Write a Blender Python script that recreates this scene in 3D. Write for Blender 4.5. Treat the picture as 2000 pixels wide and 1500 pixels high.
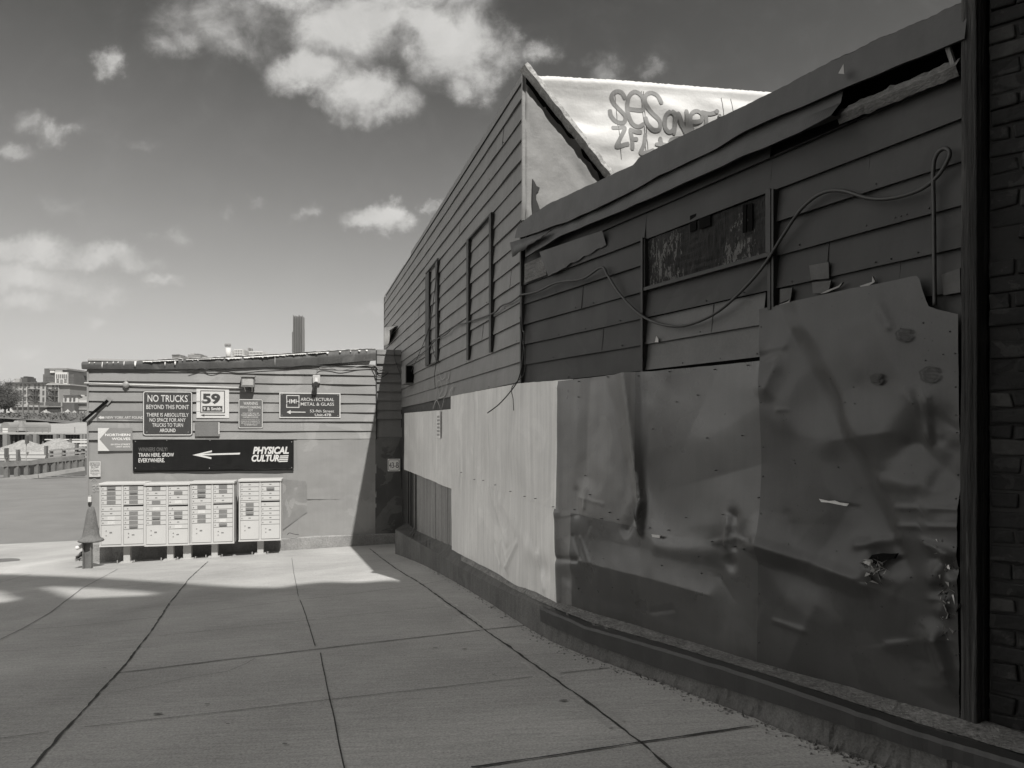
import bpy, bmesh, math, random
from mathutils import Vector, Matrix, noise

for o in list(bpy.data.objects):
    bpy.data.objects.remove(o, do_unlink=True)
SC = bpy.context.scene
COL = SC.collection
R = math.radians
rnd = random.Random(7)

# ------------------------------------------------------------------ camera
F, CX, HY, H = 1387.0, 1000.0, 838.0, 1.4       # photo pixels (2000x1500), level camera, eye height
cd = bpy.data.cameras.new('camera'); cam = bpy.data.objects.new('camera', cd); COL.objects.link(cam)
cam.location = (0, 0, H); cam.rotation_euler = (R(90), 0, 0)
cd.sensor_fit = 'HORIZONTAL'; cd.sensor_width = 36.0; cd.lens = 36.0 * F / 2000.0
cd.shift_y = (HY - 750.0) / 2000.0
cd.clip_start = 0.05; cd.clip_end = 8000
SC.camera = cam

# ------------------------------------------------------------------ sun, sky, exposure
CLOUD_FILL = 0.2  # base brightness of the cloud added out of view to fill the shade
SUN_AZ, SUN_EL = R(30.0), R(52.0)               # right of straight behind the camera
S = Vector((math.sin(SUN_AZ) * math.cos(SUN_EL), -math.cos(SUN_AZ) * math.cos(SUN_EL), math.sin(SUN_EL)))
sl = bpy.data.lights.new('sun', 'SUN'); sl.energy = 4.2; sl.angle = R(0.5); sl.color = (1.0, 0.985, 0.955)
so = bpy.data.objects.new('sun', sl); COL.objects.link(so); so.location = (20, -30, 60)
so.rotation_euler = S.to_track_quat('Z', 'Y').to_euler()
VS = SC.view_settings
VS.view_transform = 'Standard'; VS.look = 'None'; VS.gamma = 1.0; VS.exposure = 0.42
TINT = (1.0, 0.985, 0.955)

W = bpy.data.worlds.new('World'); SC.world = W; W.use_nodes = True
wn = W.node_tree.nodes; wl = W.node_tree.links
wn.clear()
def N(t, **k):
    n = wn.new(t)
    for a, b in k.items(): setattr(n, a, b)
    return n
def mth(op, a, b=None, c=None, clamp=False):
    n = N('ShaderNodeMath', operation=op); n.use_clamp = clamp
    for i, v in enumerate((a, b, c)):
        if v is None: continue
        if isinstance(v, (int, float)): n.inputs[i].default_value = v
        else: wl.new(v, n.inputs[i])
    return n.outputs[0]
sky = N('ShaderNodeTexSky', sky_type='NISHITA'); sky.sun_disc = False
sky.sun_elevation = SUN_EL; sky.sun_rotation = math.atan2(S.x, S.y); sky.altitude = 10
sky.air_density = 1.0; sky.dust_density = 1.2; sky.ozone_density = 1.0
sep = N('ShaderNodeSeparateColor'); wl.new(sky.outputs[0], sep.inputs[0])
ramp = N('ShaderNodeValToRGB'); wl.new(mth('MULTIPLY', sep.outputs[0], 1 / 6.0), ramp.inputs[0])   # the sky as seen through a deep red filter
for i, (p, g) in enumerate([(.17, .035), (.21, .062), (.28, .135), (.373, .22), (.52, .34), (.68, .43), (.88, .49), (1.0, .6)]):
    e = ramp.color_ramp.elements[i] if i < 2 else ramp.color_ramp.elements.new(p)
    e.position = p; e.color = (g, g, g, 1)
rsep = N('ShaderNodeSeparateColor'); wl.new(ramp.outputs[0], rsep.inputs[0]); red = rsep.outputs[0]
tc = N('ShaderNodeTexCoord'); sx = N('ShaderNodeSeparateXYZ'); wl.new(tc.outputs['Generated'], sx.inputs[0])
yy = mth('MAXIMUM', sx.outputs[1], 0.06)
uu = mth('DIVIDE', sx.outputs[0], yy); vv = mth('DIVIDE', sx.outputs[2], yy)
cmb = N('ShaderNodeCombineXYZ'); wl.new(uu, cmb.inputs[0]); wl.new(vv, cmb.inputs[1])
def wnoise(scale, detail, rough, dist=0.0, src=None):
    n = N('ShaderNodeTexNoise'); n.inputs['Scale'].default_value = scale; n.inputs['Detail'].default_value = detail
    n.inputs['Roughness'].default_value = rough; n.inputs['Distortion'].default_value = dist
    wl.new(src or cmb.outputs[0], n.inputs['Vector']); return n
# warped coordinates give the clouds ragged edges
wv = wnoise(13.0, 7, 0.65)
off = N('ShaderNodeVectorMath', operation='MULTIPLY_ADD'); wl.new(wv.outputs['Color'], off.inputs[0])
off.inputs[1].default_value = (0.11, 0.085, 0); off.inputs[2].default_value = (-0.055, -0.0425, 0)
wc = N('ShaderNodeVectorMath', operation='ADD'); wl.new(cmb.outputs[0], wc.inputs[0]); wl.new(off.outputs[0], wc.inputs[1])
CLOUDS = [  # cx, cy, rx, ry (photo pixels), density
    (690, 40, 150, 105, 1.0), (610, 145, 105, 60, 1.0), (720, 190, 110, 62, .95), (905, 95, 118, 100, 1.0), (845, 60, 90, 80, 1.0), (900, 170, 60, 40, .7),
    (800, -60, 220, 110, 1.0), (560, -40, 120, 70, .9), (430, 35, 170, 80, .5), (350, 85, 70, 40, .36), (470, 90, 80, 45, .35), (213, 127, 42, 36, .62),
    (745, 426, 82, 32, 1.0), (770, 415, 40, 30, .95), (705, 432, 40, 24, .9), (843, 397, 28, 13, .5),
    (60, 490, 140, 38, .85), (190, 500, 110, 34, .8), (260, 515, 70, 25, .6), (50, 545, 130, 45, .7), (120, 560, 120, 36, .5), (50, 595, 110, 26, .65), (190, 629, 36, 18, .75), (205, 580, 60, 36, .4), (315, 547, 50, 18, .45),
    (60, 228, 60, 34, .4), (115, 252, 48, 28, .42), (25, 292, 60, 24, .36), (130, 400, 50, 34, .2), (340, 462, 40, 30, .25), (295, 462, 32, 14, .2),
    (1170, 135, 62, 42, .5), (1275, 125, 40, 26, .22), (1060, 110, 50, 30, .35), (600, 408, 28, 20, .28), (500, 385, 22, 18, .22), (440, 408, 22, 16, .15),
    (20, 695, 110, 22, .55), (90, 720, 60, 12, .3), (740, 590, 60, 24, .25), (280, 285, 46, 14, .16),
]
m = None
for (cx, cy, rx, ry, de) in CLOUDS:
    if de < .5: de += .13
    a = N('ShaderNodeVectorMath', operation='SUBTRACT'); wl.new(wc.outputs[0], a.inputs[0])
    a.inputs[1].default_value = ((cx - CX) / F, (HY - cy) / F, 0)
    b = N('ShaderNodeVectorMath', operation='MULTIPLY'); wl.new(a.outputs[0], b.inputs[0]); b.inputs[1].default_value = (F / rx, F / ry, 0)
    l = N('ShaderNodeVectorMath', operation='LENGTH'); wl.new(b.outputs[0], l.inputs[0])
    v = mth('MULTIPLY', mth('SUBTRACT', 1.25, l.outputs[1], clamp=True), de * 1.25)
    m = v if m is None else mth('SMOOTH_MAX', m, v, 0.25)
fb = wnoise(15.0, 10, 0.62, 0.35)
fb2 = wnoise(9.0, 8, 0.6, 0.4)
dens = mth('ADD', m, mth('MULTIPLY', mth('SUBTRACT', fb.outputs[0], 0.52), mth('MULTIPLY', m, 1.9)))
mr = N('ShaderNodeMapRange', interpolation_type='SMOOTHSTEP'); wl.new(dens, mr.inputs[0])
mr.inputs[1].default_value = 0.14; mr.inputs[2].default_value = 1.08
front = mth('GREATER_THAN', sx.outputs[1], 0.061)
cfac = mth('MULTIPLY', mth('MULTIPLY', mr.outputs[0], 0.93), front)
# cloud brightness: brighter where thick, a little shade inside
cb = mth('ADD', 0.30, mth('MULTIPLY', fb2.outputs[0], 0.36))
# broken bright cloud added out of view, brightest at left, to fill the shade
ab = mth('MULTIPLY', mth('SUBTRACT', mth('ABSOLUTE', uu), 0.80, clamp=True), 4.0, clamp=True)
o1 = mth('MAXIMUM', ab, mth('MULTIPLY', mth('SUBTRACT', vv, 0.66, clamp=True), 4.0, clamp=True))
o2 = mth('MAXIMUM', o1, mth('LESS_THAN', sx.outputs[1], 0.062))
cn = wnoise(2.2, 7, 0.6, 0.3, tc.outputs['Generated'])
mr2 = N('ShaderNodeMapRange', interpolation_type='SMOOTHSTEP'); wl.new(cn.outputs[0], mr2.inputs[0]); mr2.inputs[1].default_value = .36; mr2.inputs[2].default_value = .6
over = mth('MULTIPLY', mr2.outputs[0], o2)
red = (lambda a_, b_, f_: mth('ADD', mth('MULTIPLY', a_, mth('SUBTRACT', 1.0, f_)), mth('MULTIPLY', b_, f_)))(red, mth('MULTIPLY_ADD', mth('POWER', mth('MAXIMUM', mth('MULTIPLY', sx.outputs[0], -1.0), 0.0), 1.5), 1.55, CLOUD_FILL), over)
mix = N('ShaderNodeMix', data_type='FLOAT'); wl.new(cfac, mix.inputs[0]); wl.new(red, mix.inputs[2]); wl.new(cb, mix.inputs[3])
ct = N('ShaderNodeCombineColor')
for i in range(3): wl.new(mth('MULTIPLY', mix.outputs[0], TINT[i] * 10.0), ct.inputs[i])
bg = N('ShaderNodeBackground'); wl.new(ct.outputs[0], bg.inputs[0]); bg.inputs[1].default_value = 0.1
wo = N('ShaderNodeOutputWorld'); wl.new(bg.outputs[0], wo.inputs[0])

# ------------------------------------------------------------------ materials
MATS = {}
def mat(name, g, rough=0.7, spec=0.3, metal=0.0, var=0.25, scale=3.0, fine=60.0, fvar=0.15, bump=0.15, bscale=80.0, bdist=0.004,
        streak=0.0, patch=0.0, patch_g=None, patch_scale=1.2, speck=0.0, rvar=0.1, anis=(1, 1, 1), coat=0.0, broom=0.0, pthr=.56, chip=0.0, chip_g=.3, chip_anis=(1.0, 1.0, 2.2), chip_thr=.70):
    """warm grey procedural paint/stone/metal: mottling, fine grain, vertical streaks, hard-edged repaint patches and specks"""
    if name in MATS: return MATS[name]
    M = bpy.data.materials.new(name); M.use_nodes = True; MATS[name] = M
    n = M.node_tree.nodes; l = M.node_tree.links
    p = n['Principled BSDF']
    p.inputs['Roughness'].default_value = rough; p.inputs['Specular IOR Level'].default_value = spec; p.inputs['Metallic'].default_value = metal
    if coat: p.inputs['Coat Weight'].default_value = coat; p.inputs['Coat Roughness'].default_value = 0.25
    t = n.new('ShaderNodeTexCoord')
    mp = n.new('ShaderNodeMapping'); l.new(t.outputs['Object'], mp.inputs[0]); mp.inputs['Scale'].default_value = anis
    def noi(sc, det=5, ro=0.6, dist=0.0, src=None):
        k = n.new('ShaderNodeTexNoise'); k.inputs['Scale'].default_value = sc; k.inputs['Detail'].default_value = det
        k.inputs['Roughness'].default_value = ro; k.inputs['Distortion'].default_value = dist
        l.new(src or mp.outputs[0], k.inputs['Vector']); return k.outputs[0]
    def ma(op, a, b, clamp=False):
        k = n.new('ShaderNodeMath'); k.operation = op; k.use_clamp = clamp
        for i, v in enumerate((a, b)):
            if isinstance(v, (int, float)): k.inputs[i].default_value = v
            else: l.new(v, k.inputs[i])
        return k.outputs[0]
    big = noi(scale, 6, 0.62, 0.4)
    f = ma('ADD', 1.0, ma('MULTIPLY', ma('SUBTRACT', big, 0.5), var * 3.2))
    fg = noi(fine, 3, 0.7)
    f = ma('MULTIPLY', f, ma('ADD', 1.0, ma('MULTIPLY', ma('SUBTRACT', fg, 0.5), fvar * 3.2)))
    if streak:
        m2 = n.new('ShaderNodeMapping'); l.new(t.outputs['Object'], m2.inputs[0]); m2.inputs['Scale'].default_value = (9, 9, 0.45)
        st = noi(1.6, 5, 0.65, 0.2, m2.outputs[0])
        f = ma('MULTIPLY', f, ma('ADD', 1.0, ma('MULTIPLY', ma('SUBTRACT', st, 0.5), streak * 3.2)))
    if broom:
        m3 = n.new('ShaderNodeMapping'); l.new(t.outputs['Object'], m3.inputs[0]); m3.inputs['Rotation'].default_value = (0, 0, -.34); m3.inputs['Scale'].default_value = (1.2, 16, 1)
        st = noi(2.2, 6, 0.7, 0.3, m3.outputs[0])
        f = ma('MULTIPLY', f, ma('ADD', 1.0, ma('MULTIPLY', ma('SUBTRACT', st, 0.5), broom * 3.2)))
        st2 = noi(0.28, 3, 0.5, 1.0)
        f = ma('MULTIPLY', f, ma('ADD', 1.0, ma('MULTIPLY', ma('SUBTRACT', st2, 0.5), .9)))
    if speck:
        vo = n.new('ShaderNodeTexVoronoi'); vo.inputs['Scale'].default_value = 26.0; l.new(mp.outputs[0], vo.inputs['Vector'])
        sp = ma('LESS_THAN', vo.outputs['Distance'], 0.10)
        sel = ma('GREATER_THAN', noi(7.0, 2), 0.56)
        f = ma('MULTIPLY', f, ma('SUBTRACT', 1.0, ma('MULTIPLY', ma('MULTIPLY', sp, sel), speck)))
    val = ma('MULTIPLY', f, g)
    if patch:
        pn = noi(patch_scale, 5, 0.55, 0.9)
        mrn = n.new('ShaderNodeMapRange'); l.new(pn, mrn.inputs[0]); mrn.inputs[1].default_value = pthr; mrn.inputs[2].default_value = pthr + .02
        mx = n.new('ShaderNodeMix'); mx.data_type = 'FLOAT'; l.new(ma('MULTIPLY', mrn.outputs[0], patch), mx.inputs[0]); l.new(val, mx.inputs[2])
        l.new(ma('MULTIPLY', f, patch_g if patch_g is not None else g * 1.3), mx.inputs[3]); val = mx.outputs[0]
    val = ma('MAXIMUM', val, g * 0.15)
    if chip:
        m4 = n.new('ShaderNodeMapping'); l.new(t.outputs['Object'], m4.inputs[0]); m4.inputs['Scale'].default_value = chip_anis
        ck = ma('MULTIPLY', ma('GREATER_THAN', noi(16, 8, .75, .4, m4.outputs[0]), chip_thr), ma('GREATER_THAN', noi(1.3, 3, .5, 0, m4.outputs[0]), .48))
        mx2 = n.new('ShaderNodeMix'); mx2.data_type = 'FLOAT'; l.new(ma('MULTIPLY', ck, chip), mx2.inputs[0]); l.new(val, mx2.inputs[2]); mx2.inputs[3].default_value = chip_g; val = mx2.outputs[0]
    cc = n.new('ShaderNodeCombineColor')
    for i in range(3): l.new(ma('MULTIPLY', val, TINT[i]), cc.inputs[i])
    l.new(cc.outputs[0], p.inputs['Base Color'])
    if rvar: l.new(ma('ADD', rough, ma('MULTIPLY', ma('SUBTRACT', noi(scale * 2.3, 4), 0.5), rvar * 2.5), True), p.inputs['Roughness'])
    if bump:
        bn = noi(bscale, 5, 0.65)
        bp = n.new('ShaderNodeBump'); bp.inputs['Strength'].default_value = bump; bp.inputs['Distance'].default_value = bdist
        l.new(bn, bp.inputs['Height']); l.new(bp.outputs[0], p.inputs['Normal'])
    return M

# ------------------------------------------------------------------ mesh building and naming
ORG = {}
class MB:
    def __init__(s): s.v = []; s.f = []; s.sm = False
    def add(s, vs, fs):
        b = len(s.v); s.v += [Vector(q) for q in vs]; s.f += [tuple(b + i for i in f) for f in fs]; return s
    def quad(s, a, b, c, d): return s.add((a, b, c, d), ((0, 1, 2, 3),))
    def hexa(s, p):  # 8 points: bottom ring 0-3, top ring 4-7
        return s.add(p, ((3, 2, 1, 0), (4, 5, 6, 7), (0, 1, 5, 4), (1, 2, 6, 5), (2, 3, 7, 6), (3, 0, 4, 7)))
    def box(s, c, d, ax=(Vector((1, 0, 0)), Vector((0, 1, 0)), Vector((0, 0, 1)))):
        c = Vector(c); a, b, e = (ax[i] * d[i] / 2 for i in range(3))
        return s.hexa([c - a - b - e, c + a - b - e, c + a + b - e, c - a + b - e, c - a - b + e, c + a - b + e, c + a + b + e, c - a + b + e])
    def bar(s, a, b, w, h, up=Vector((0, 0, 1))):
        a = Vector(a); b = Vector(b); t = (b - a); L = t.length; t.normalize()
        r = t.cross(up)
        if r.length < 1e-4: r = t.cross(Vector((1, 0, 0)))
        r.normalize(); u = r.cross(t)
        return s.box((a + b) / 2, (L, w, h), (t, r, u))
    def prism(s, ring, ext):
        ring = [Vector(q) for q in ring]; ext = Vector(ext); n = len(ring); b = len(s.v)
        s.v += ring + [q + ext for q in ring]
        s.f.append(tuple(b + i for i in range(n))[::-1]); s.f.append(tuple(b + n + i for i in range(n)))
        for i in range(n):
            j = (i + 1) % n; s.f.append((b + i, b + j, b + n + j, b + n + i))
        return s
    def tube(s, pts, r, seg=8, caps=True):
        pts = [Vector(p) for p in pts]; n = len(pts); b = len(s.v); prev = None
        for i, p in enumerate(pts):
            t = (pts[min(i + 1, n - 1)] - pts[max(i - 1, 0)]).normalized()
            if prev is None:
                a = t.cross(Vector((0, 0, 1)))
                if a.length < 1e-3: a = t.cross(Vector((1, 0, 0)))
            else: a = prev - t * prev.dot(t)
            a.normalize(); prev = a; c = t.cross(a)
            rr = r[i] if isinstance(r, (list, tuple)) else r
            for k in range(seg):
                g = 2 * math.pi * k / seg; s.v.append(p + a * rr * math.cos(g) + c * rr * math.sin(g))
        for i in range(n - 1):
            for k in range(seg):
                k2 = (k + 1) % seg; s.f.append((b + i * seg + k, b + i * seg + k2, b + (i + 1) * seg + k2, b + (i + 1) * seg + k))
        if caps:
            s.f.append(tuple(b + k for k in range(seg))[::-1]); s.f.append(tuple(b + (n - 1) * seg + k for k in range(seg)))
        return s
    def lathe(s, prof, c, seg=20, ax=(Vector((1, 0, 0)), Vector((0, 1, 0)), Vector((0, 0, 1)))):
        c = Vector(c); b = len(s.v); n = len(prof)
        for (r, z) in prof:
            for k in range(seg):
                g = 2 * math.pi * k / seg; s.v.append(c + ax[0] * r * math.cos(g) + ax[1] * r * math.sin(g) + ax[2] * z)
        for i in range(n - 1):
            for k in range(seg):
                k2 = (k + 1) % seg; s.f.append((b + i * seg + k, b + i * seg + k2, b + (i + 1) * seg + k2, b + (i + 1) * seg + k))
        s.f.append(tuple(b + k for k in range(seg))[::-1]); s.f.append(tuple(b + (n - 1) * seg + k for k in range(seg)))
        return s
    def grid(s, rows):
        b = len(s.v); m_ = len(rows[0])
        for r_ in rows: s.v += [Vector(q) for q in r_]
        for i in range(len(rows) - 1):
            for j in range(m_ - 1):
                s.f.append((b + i * m_ + j, b + i * m_ + j + 1, b + (i + 1) * m_ + j + 1, b + (i + 1) * m_ + j))
        return s
    def build(s, name, material, parent=None, local=False, smooth=False, bevel=0.0, solid=0.0):
        me = bpy.data.meshes.new(name)
        if parent is not None:
            o0 = ORG.get(parent.name, Vector()); loc = Vector()
        else:
            xs = [q.x for q in s.v]; ys = [q.y for q in s.v]
            loc = Vector(((min(xs) + max(xs)) / 2, (min(ys) + max(ys)) / 2, min(q.z for q in s.v))); o0 = loc
        if local: o0 = Vector()
        me.from_pydata([q - o0 for q in s.v], [], s.f); me.update()
        bm = bmesh.new(); bm.from_mesh(me); bmesh.ops.recalc_face_normals(bm, faces=bm.faces); bm.to_mesh(me); bm.free()
        me.materials.append(material)
        if smooth or s.sm:
            for p in me.polygons: p.use_smooth = True
        o = bpy.data.objects.new(name, me); COL.objects.link(o); o.location = loc
        if parent is not None: o.parent = parent
        ORG[o.name] = o0
        if solid:
            k = o.modifiers.new('thickness', 'SOLIDIFY'); k.thickness = solid; k.offset = 0
        if bevel:
            k = o.modifiers.new('bevel', 'BEVEL'); k.width = bevel; k.segments = 2; k.limit_method = 'ANGLE'
        return o
def tag(o, label=None, cat=None, group=None, kind=None):
    if label: o['label'] = label
    if cat: o['category'] = cat
    if group: o['group'] = group
    if kind: o['kind'] = kind
    return o
def thing(name, label, cat, loc, group=None, rz=0.0):
    o = bpy.data.objects.new(name, None); COL.objects.link(o); o.location = loc; o.rotation_euler.z = rz
    o.empty_display_size = 0.1
    ORG[o.name] = Vector(loc)
    return tag(o, label, cat, group)

# ------------------------------------------------------------------ places: ground height, wall planes
def zg(x, y):
    p = 0.0432 * x - 0.0617 * y
    a, k = -1.75, 0.12
    h = max(k - abs(p - a), 0.0) / k
    q = max(p, a) + h * h * k / 4
    return min(q, 0.5)
def ray(px, py): return Vector(((px - CX) / F, 1.0, (HY - py) / F))
def ground(px, py, up=0.0):
    d = ray(px, py); lo, hi = 0.5, 400.0
    for _ in range(60):
        t = (lo + hi) / 2
        if H + d.z * t > zg(d.x * t, t): lo = t
        else: hi = t
    return Vector((d.x * lo, lo, zg(d.x * lo, lo) + up))
def at(px, py, Y): d = ray(px, py); return Vector((d.x * Y, Y, H + d.z * Y))
UP = Vector((0, 0, 1))
class Wall:
    """vertical wall along a plan polyline, running left to right as seen from outside"""
    def __init__(s, pts, s0=0.0):
        s.p = [Vector((a, b, 0)) for a, b in pts]; s.s = [s0]
        for i in range(1, len(s.p)): s.s.append(s.s[-1] + (s.p[i] - s.p[i - 1]).length)
    def seg(s, q):
        for i in range(len(s.p) - 1):
            if q <= s.s[i + 1]: return i
        return len(s.p) - 2
    def dir(s, q): i = s.seg(q); return (s.p[i + 1] - s.p[i]).normalized()
    def nrm(s, q): d = s.dir(q); return Vector((d.y, -d.x, 0))
    def plan(s, q):
        i = s.seg(q); return s.p[i] + s.dir(q) * (q - s.s[i])
    def pt(s, q, z, off=0.0): v = s.plan(q) + s.nrm(q) * off; v.z = z; return v
    def hit(s, px):
        u = (px - CX) / F
        for i in range(len(s.p) - 1):
            d = (s.p[i + 1] - s.p[i]).normalized(); den = d.x - u * d.y
            if abs(den) < 1e-9: continue
            k = (u * s.p[i].y - s.p[i].x) / den
            lo = -1e9 if i == 0 else -1e-6; hi = 1e9 if i == len(s.p) - 2 else s.s[i + 1] - s.s[i] + 1e-6
            if lo <= k <= hi: return s.s[i] + k
        return s.s[-1]
    def depth(s, px): return s.plan(s.hit(px)).y
    def z(s, px, py): return H + (HY - py) / F * s.depth(px)
    def px(s, px, py, off=0.0): return s.pt(s.hit(px), s.z(px, py), off)
    def rect(s, x0, y0, x1, y1):
        a, b = s.hit(x0), s.hit(x1); xm = (x0 + x1) / 2; return a, b, s.z(xm, y1), s.z(xm, y0)
    def box(s, mb, a, b, z0, z1, o0, o1):
        return mb.hexa([s.pt(a, z0, o1), s.pt(b, z0, o1), s.pt(b, z0, o0), s.pt(a, z0, o0), s.pt(a, z1, o1), s.pt(b, z1, o1), s.pt(b, z1, o0), s.pt(a, z1, o0)])
def lin(xs, x):
    """piecewise linear table lookup with extrapolation"""
    n = len(xs)
    for i in range(n - 1):
        if x <= xs[i + 1][0] or i == n - 2:
            a, b = xs[i], xs[i + 1]; return a[1] + (b[1] - a[1]) * (x - a[0]) / (b[0] - a[0])
C = Vector((0.124, 6.89, 0))
ND = Vector((0.459, -0.889, 0)).normalized(); FD = Vector((0.285, -0.958, 0)).normalized()
def pl(p, d, k): q = p + d * k; return (q.x, q.y)
NW = Wall([pl(C, ND, 0), pl(C, ND, 8)])                                   # front low section of the clad building
FW = Wall([pl(C, FD, -13), pl(C, FD, 0)], -13)                            # tall rear section
SD = Vector((0.972, 0.233, 0)).normalized()
SR = Vector((-2.34, 15.3, 0))
SW = Wall([pl(SR, SD, -6.2), pl(SR, SD, 0)], -6.2)                        # shed front
# metal cladding along both sections, standing proud where it turns the corner
LW = Wall([pl(C, FD, -13), pl(C, FD, 0), (0.425, 6.03), pl(C, ND, 1.9), pl(C, ND, 8)], -13)

# ------------------------------------------------------------------ base materials
M_SLAB = mat('sidewalk concrete', 0.335, 0.85, 0.25, var=0.20, scale=0.7, fine=75, fvar=0.42, bump=0.5, bscale=110, bdist=0.004, speck=0.35, broom=0.22)
M_ASPH = mat('worn asphalt', 0.17, 0.9, 0.2, var=0.2, scale=0.5, fine=120, fvar=0.3, bump=0.5, bscale=120, bdist=0.006)
M_JOINT = mat('joint filler', 0.06, 0.95, 0.1, var=0.4, scale=8)
M_LEDGE = mat('ledge concrete', 0.10, 0.9, 0.2, var=0.38, scale=2.2, fine=70, fvar=0.4, bump=0.7, bscale=60, bdist=0.012, streak=0.2)
M_BAND = mat('painted edging', 0.028, 0.55, 0.4, var=0.3, scale=4, bump=0.2, bscale=40)
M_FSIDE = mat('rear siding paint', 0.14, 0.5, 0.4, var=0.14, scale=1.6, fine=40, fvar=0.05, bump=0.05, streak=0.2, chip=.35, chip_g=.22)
M_NSIDE = mat('shaded front siding', 0.027, 0.55, 0.25, var=0.14, scale=1.3, fine=50, fvar=0.08, bump=0.06, streak=0.10, patch=0.7, patch_g=0.036, patch_scale=1.1, chip=.6, chip_g=.08)  # same paint as the rear siding; wall's shade put into a darker colour
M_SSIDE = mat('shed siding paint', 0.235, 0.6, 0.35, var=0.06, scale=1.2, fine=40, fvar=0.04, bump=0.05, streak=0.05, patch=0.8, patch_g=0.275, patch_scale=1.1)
M_SHEETF = mat('pale sheet metal', 0.56, 0.36, 0.5, var=0.16, scale=1.3, fine=60, fvar=0.04, bump=0.05, bscale=30, streak=0.24, patch=0.45, patch_g=0.64, patch_scale=1.4, speck=0.4)  # reflected light on the rear face put into a lighter base colour
M_SHEETN = mat('dark sheet metal', 0.058, 0.30, 0.5, var=0.2, scale=1.1, fine=90, fvar=0.1, bump=0.06, bscale=30, streak=0.12, patch=0.6, patch_g=0.046, patch_scale=0.9, speck=0.5, chip=.5, chip_g=.2)  # same metal past the bend, its dimmer facing put into the colour
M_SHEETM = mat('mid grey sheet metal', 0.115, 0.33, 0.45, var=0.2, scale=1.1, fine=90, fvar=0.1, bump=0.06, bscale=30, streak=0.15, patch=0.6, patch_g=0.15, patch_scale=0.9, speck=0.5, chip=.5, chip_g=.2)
M_SHEETL = mat('shade-toned lower sheet', 0.05, 0.36, 0.3, var=0.2, scale=1.1, fine=90, fvar=0.1, bump=0.06, bscale=30, streak=0.12, patch=0.6, patch_g=0.037, patch_scale=0.9, speck=0.5, chip=.5, chip_g=.15)  # shade of the lower wall put into the metal's colour
M_SHEETR = mat('shade-toned right sheet', 0.045, 0.36, 0.3, var=0.2, scale=1.1, fine=90, fvar=0.1, bump=0.06, bscale=30, streak=0.10, patch=0.6, patch_g=0.032, patch_scale=0.7, speck=0.5, chip=.5, chip_g=.15)  # light falloff towards the wall's right end put into a darker colour
M_SHEETS = mat('shed sheet metal', 0.26, 0.5, 0.4, var=0.10, scale=1.0, fine=50, fvar=0.05, bump=0.08, bscale=20, streak=0.05, patch=0.8, patch_g=0.30, patch_scale=1.0, speck=0.3)
M_TRIM = mat('dark trim', 0.035, 0.6, 0.3, var=0.3)
M_BLACK = mat('black gap', 0.006, 0.9, 0.05, var=0.2)
M_WOODW = mat('weathered wood', 0.2, 0.9, 0.15, var=0.45, scale=1.2, fine=30, fvar=0.5, bump=0.8, bscale=24, bdist=0.01, anis=(6, 6, 0.5))
M_WOODH = mat('split timber', 0.15, 0.9, 0.15, var=0.5, scale=2, fine=40, fvar=0.6, bump=1.0, bscale=40, bdist=0.012, anis=(1, 1, 4))
M_POST = mat('painted post timber', 0.03, 0.75, 0.25, var=0.5, scale=2, fine=30, fvar=0.5, bump=1.0, bscale=18, bdist=0.014, anis=(6, 6, 0.35), patch=0.8, patch_g=0.06, patch_scale=1.6, pthr=.52)
M_BOARD = mat('peeling board', 0.020, 0.8, 0.2, var=0.5, scale=3, fine=30, fvar=0.6, bump=1.0, bscale=20, bdist=0.012, anis=(5, 5, .6), streak=.6, chip=.85, chip_g=.13, chip_anis=(1.5, 1.5, .55), chip_thr=.545)
M_WHITE = mat('white coating', 0.6, 0.55, 0.3, var=0.05, scale=2.5, fine=40, fvar=0.03, bump=0.25, bscale=5, bdist=0.04, streak=0.03)
M_WHITED = mat('dirty white coating', 0.26, 0.6, 0.3, var=0.14, scale=2.5, fine=40, fvar=0.06, bump=0.3, bscale=7, bdist=0.03)
M_ROOF = mat('tar roofing', 0.05, 0.8, 0.2, var=0.35, scale=3, bump=0.5, bscale=30)
M_BRICK = mat('black painted brick', 0.013, 0.7, 0.3, var=0.4, scale=6, fine=60, fvar=0.3, bump=0.8, bscale=40, bdist=0.006, patch=0.5, patch_g=0.045, patch_scale=7)
M_CABLE = mat('cable rubber', 0.03, 0.5, 0.4, var=0.2)
M_CABLEG = mat('grey cable', 0.2, 0.5, 0.4, var=0.15)
M_LEAF = mat('bare twigs', 0.10, 0.9, 0.1, var=0.4)

def jit(x, y, z, sc=1.0): return noise.noise(Vector((x * sc, y * sc, z * sc)))

# ------------------------------------------------------------------ ground
def ground_sheet(name, xs, ys, dz, material, keep=None):
    mb = MB(); idx = {}
    for i, x in enumerate(xs):
        for j, y in enumerate(ys): idx[i, j] = len(mb.v); mb.v.append(Vector((x, y, zg(x, y) + dz)))
    for i in range(len(xs) - 1):
        for j in range(len(ys) - 1):
            mb.f.append((idx[i, j], idx[i + 1, j], idx[i + 1, j + 1], idx[i, j + 1]))
    o = mb.build(name, material, smooth=True); tag(o, kind='structure'); return o
def rng(a, b, n): return [a + (b - a) * i / n for i in range(n + 1)]
ground_sheet('road', rng(-130, 160, 290), rng(-90, 49, 139), -0.016, M_ASPH)
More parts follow.
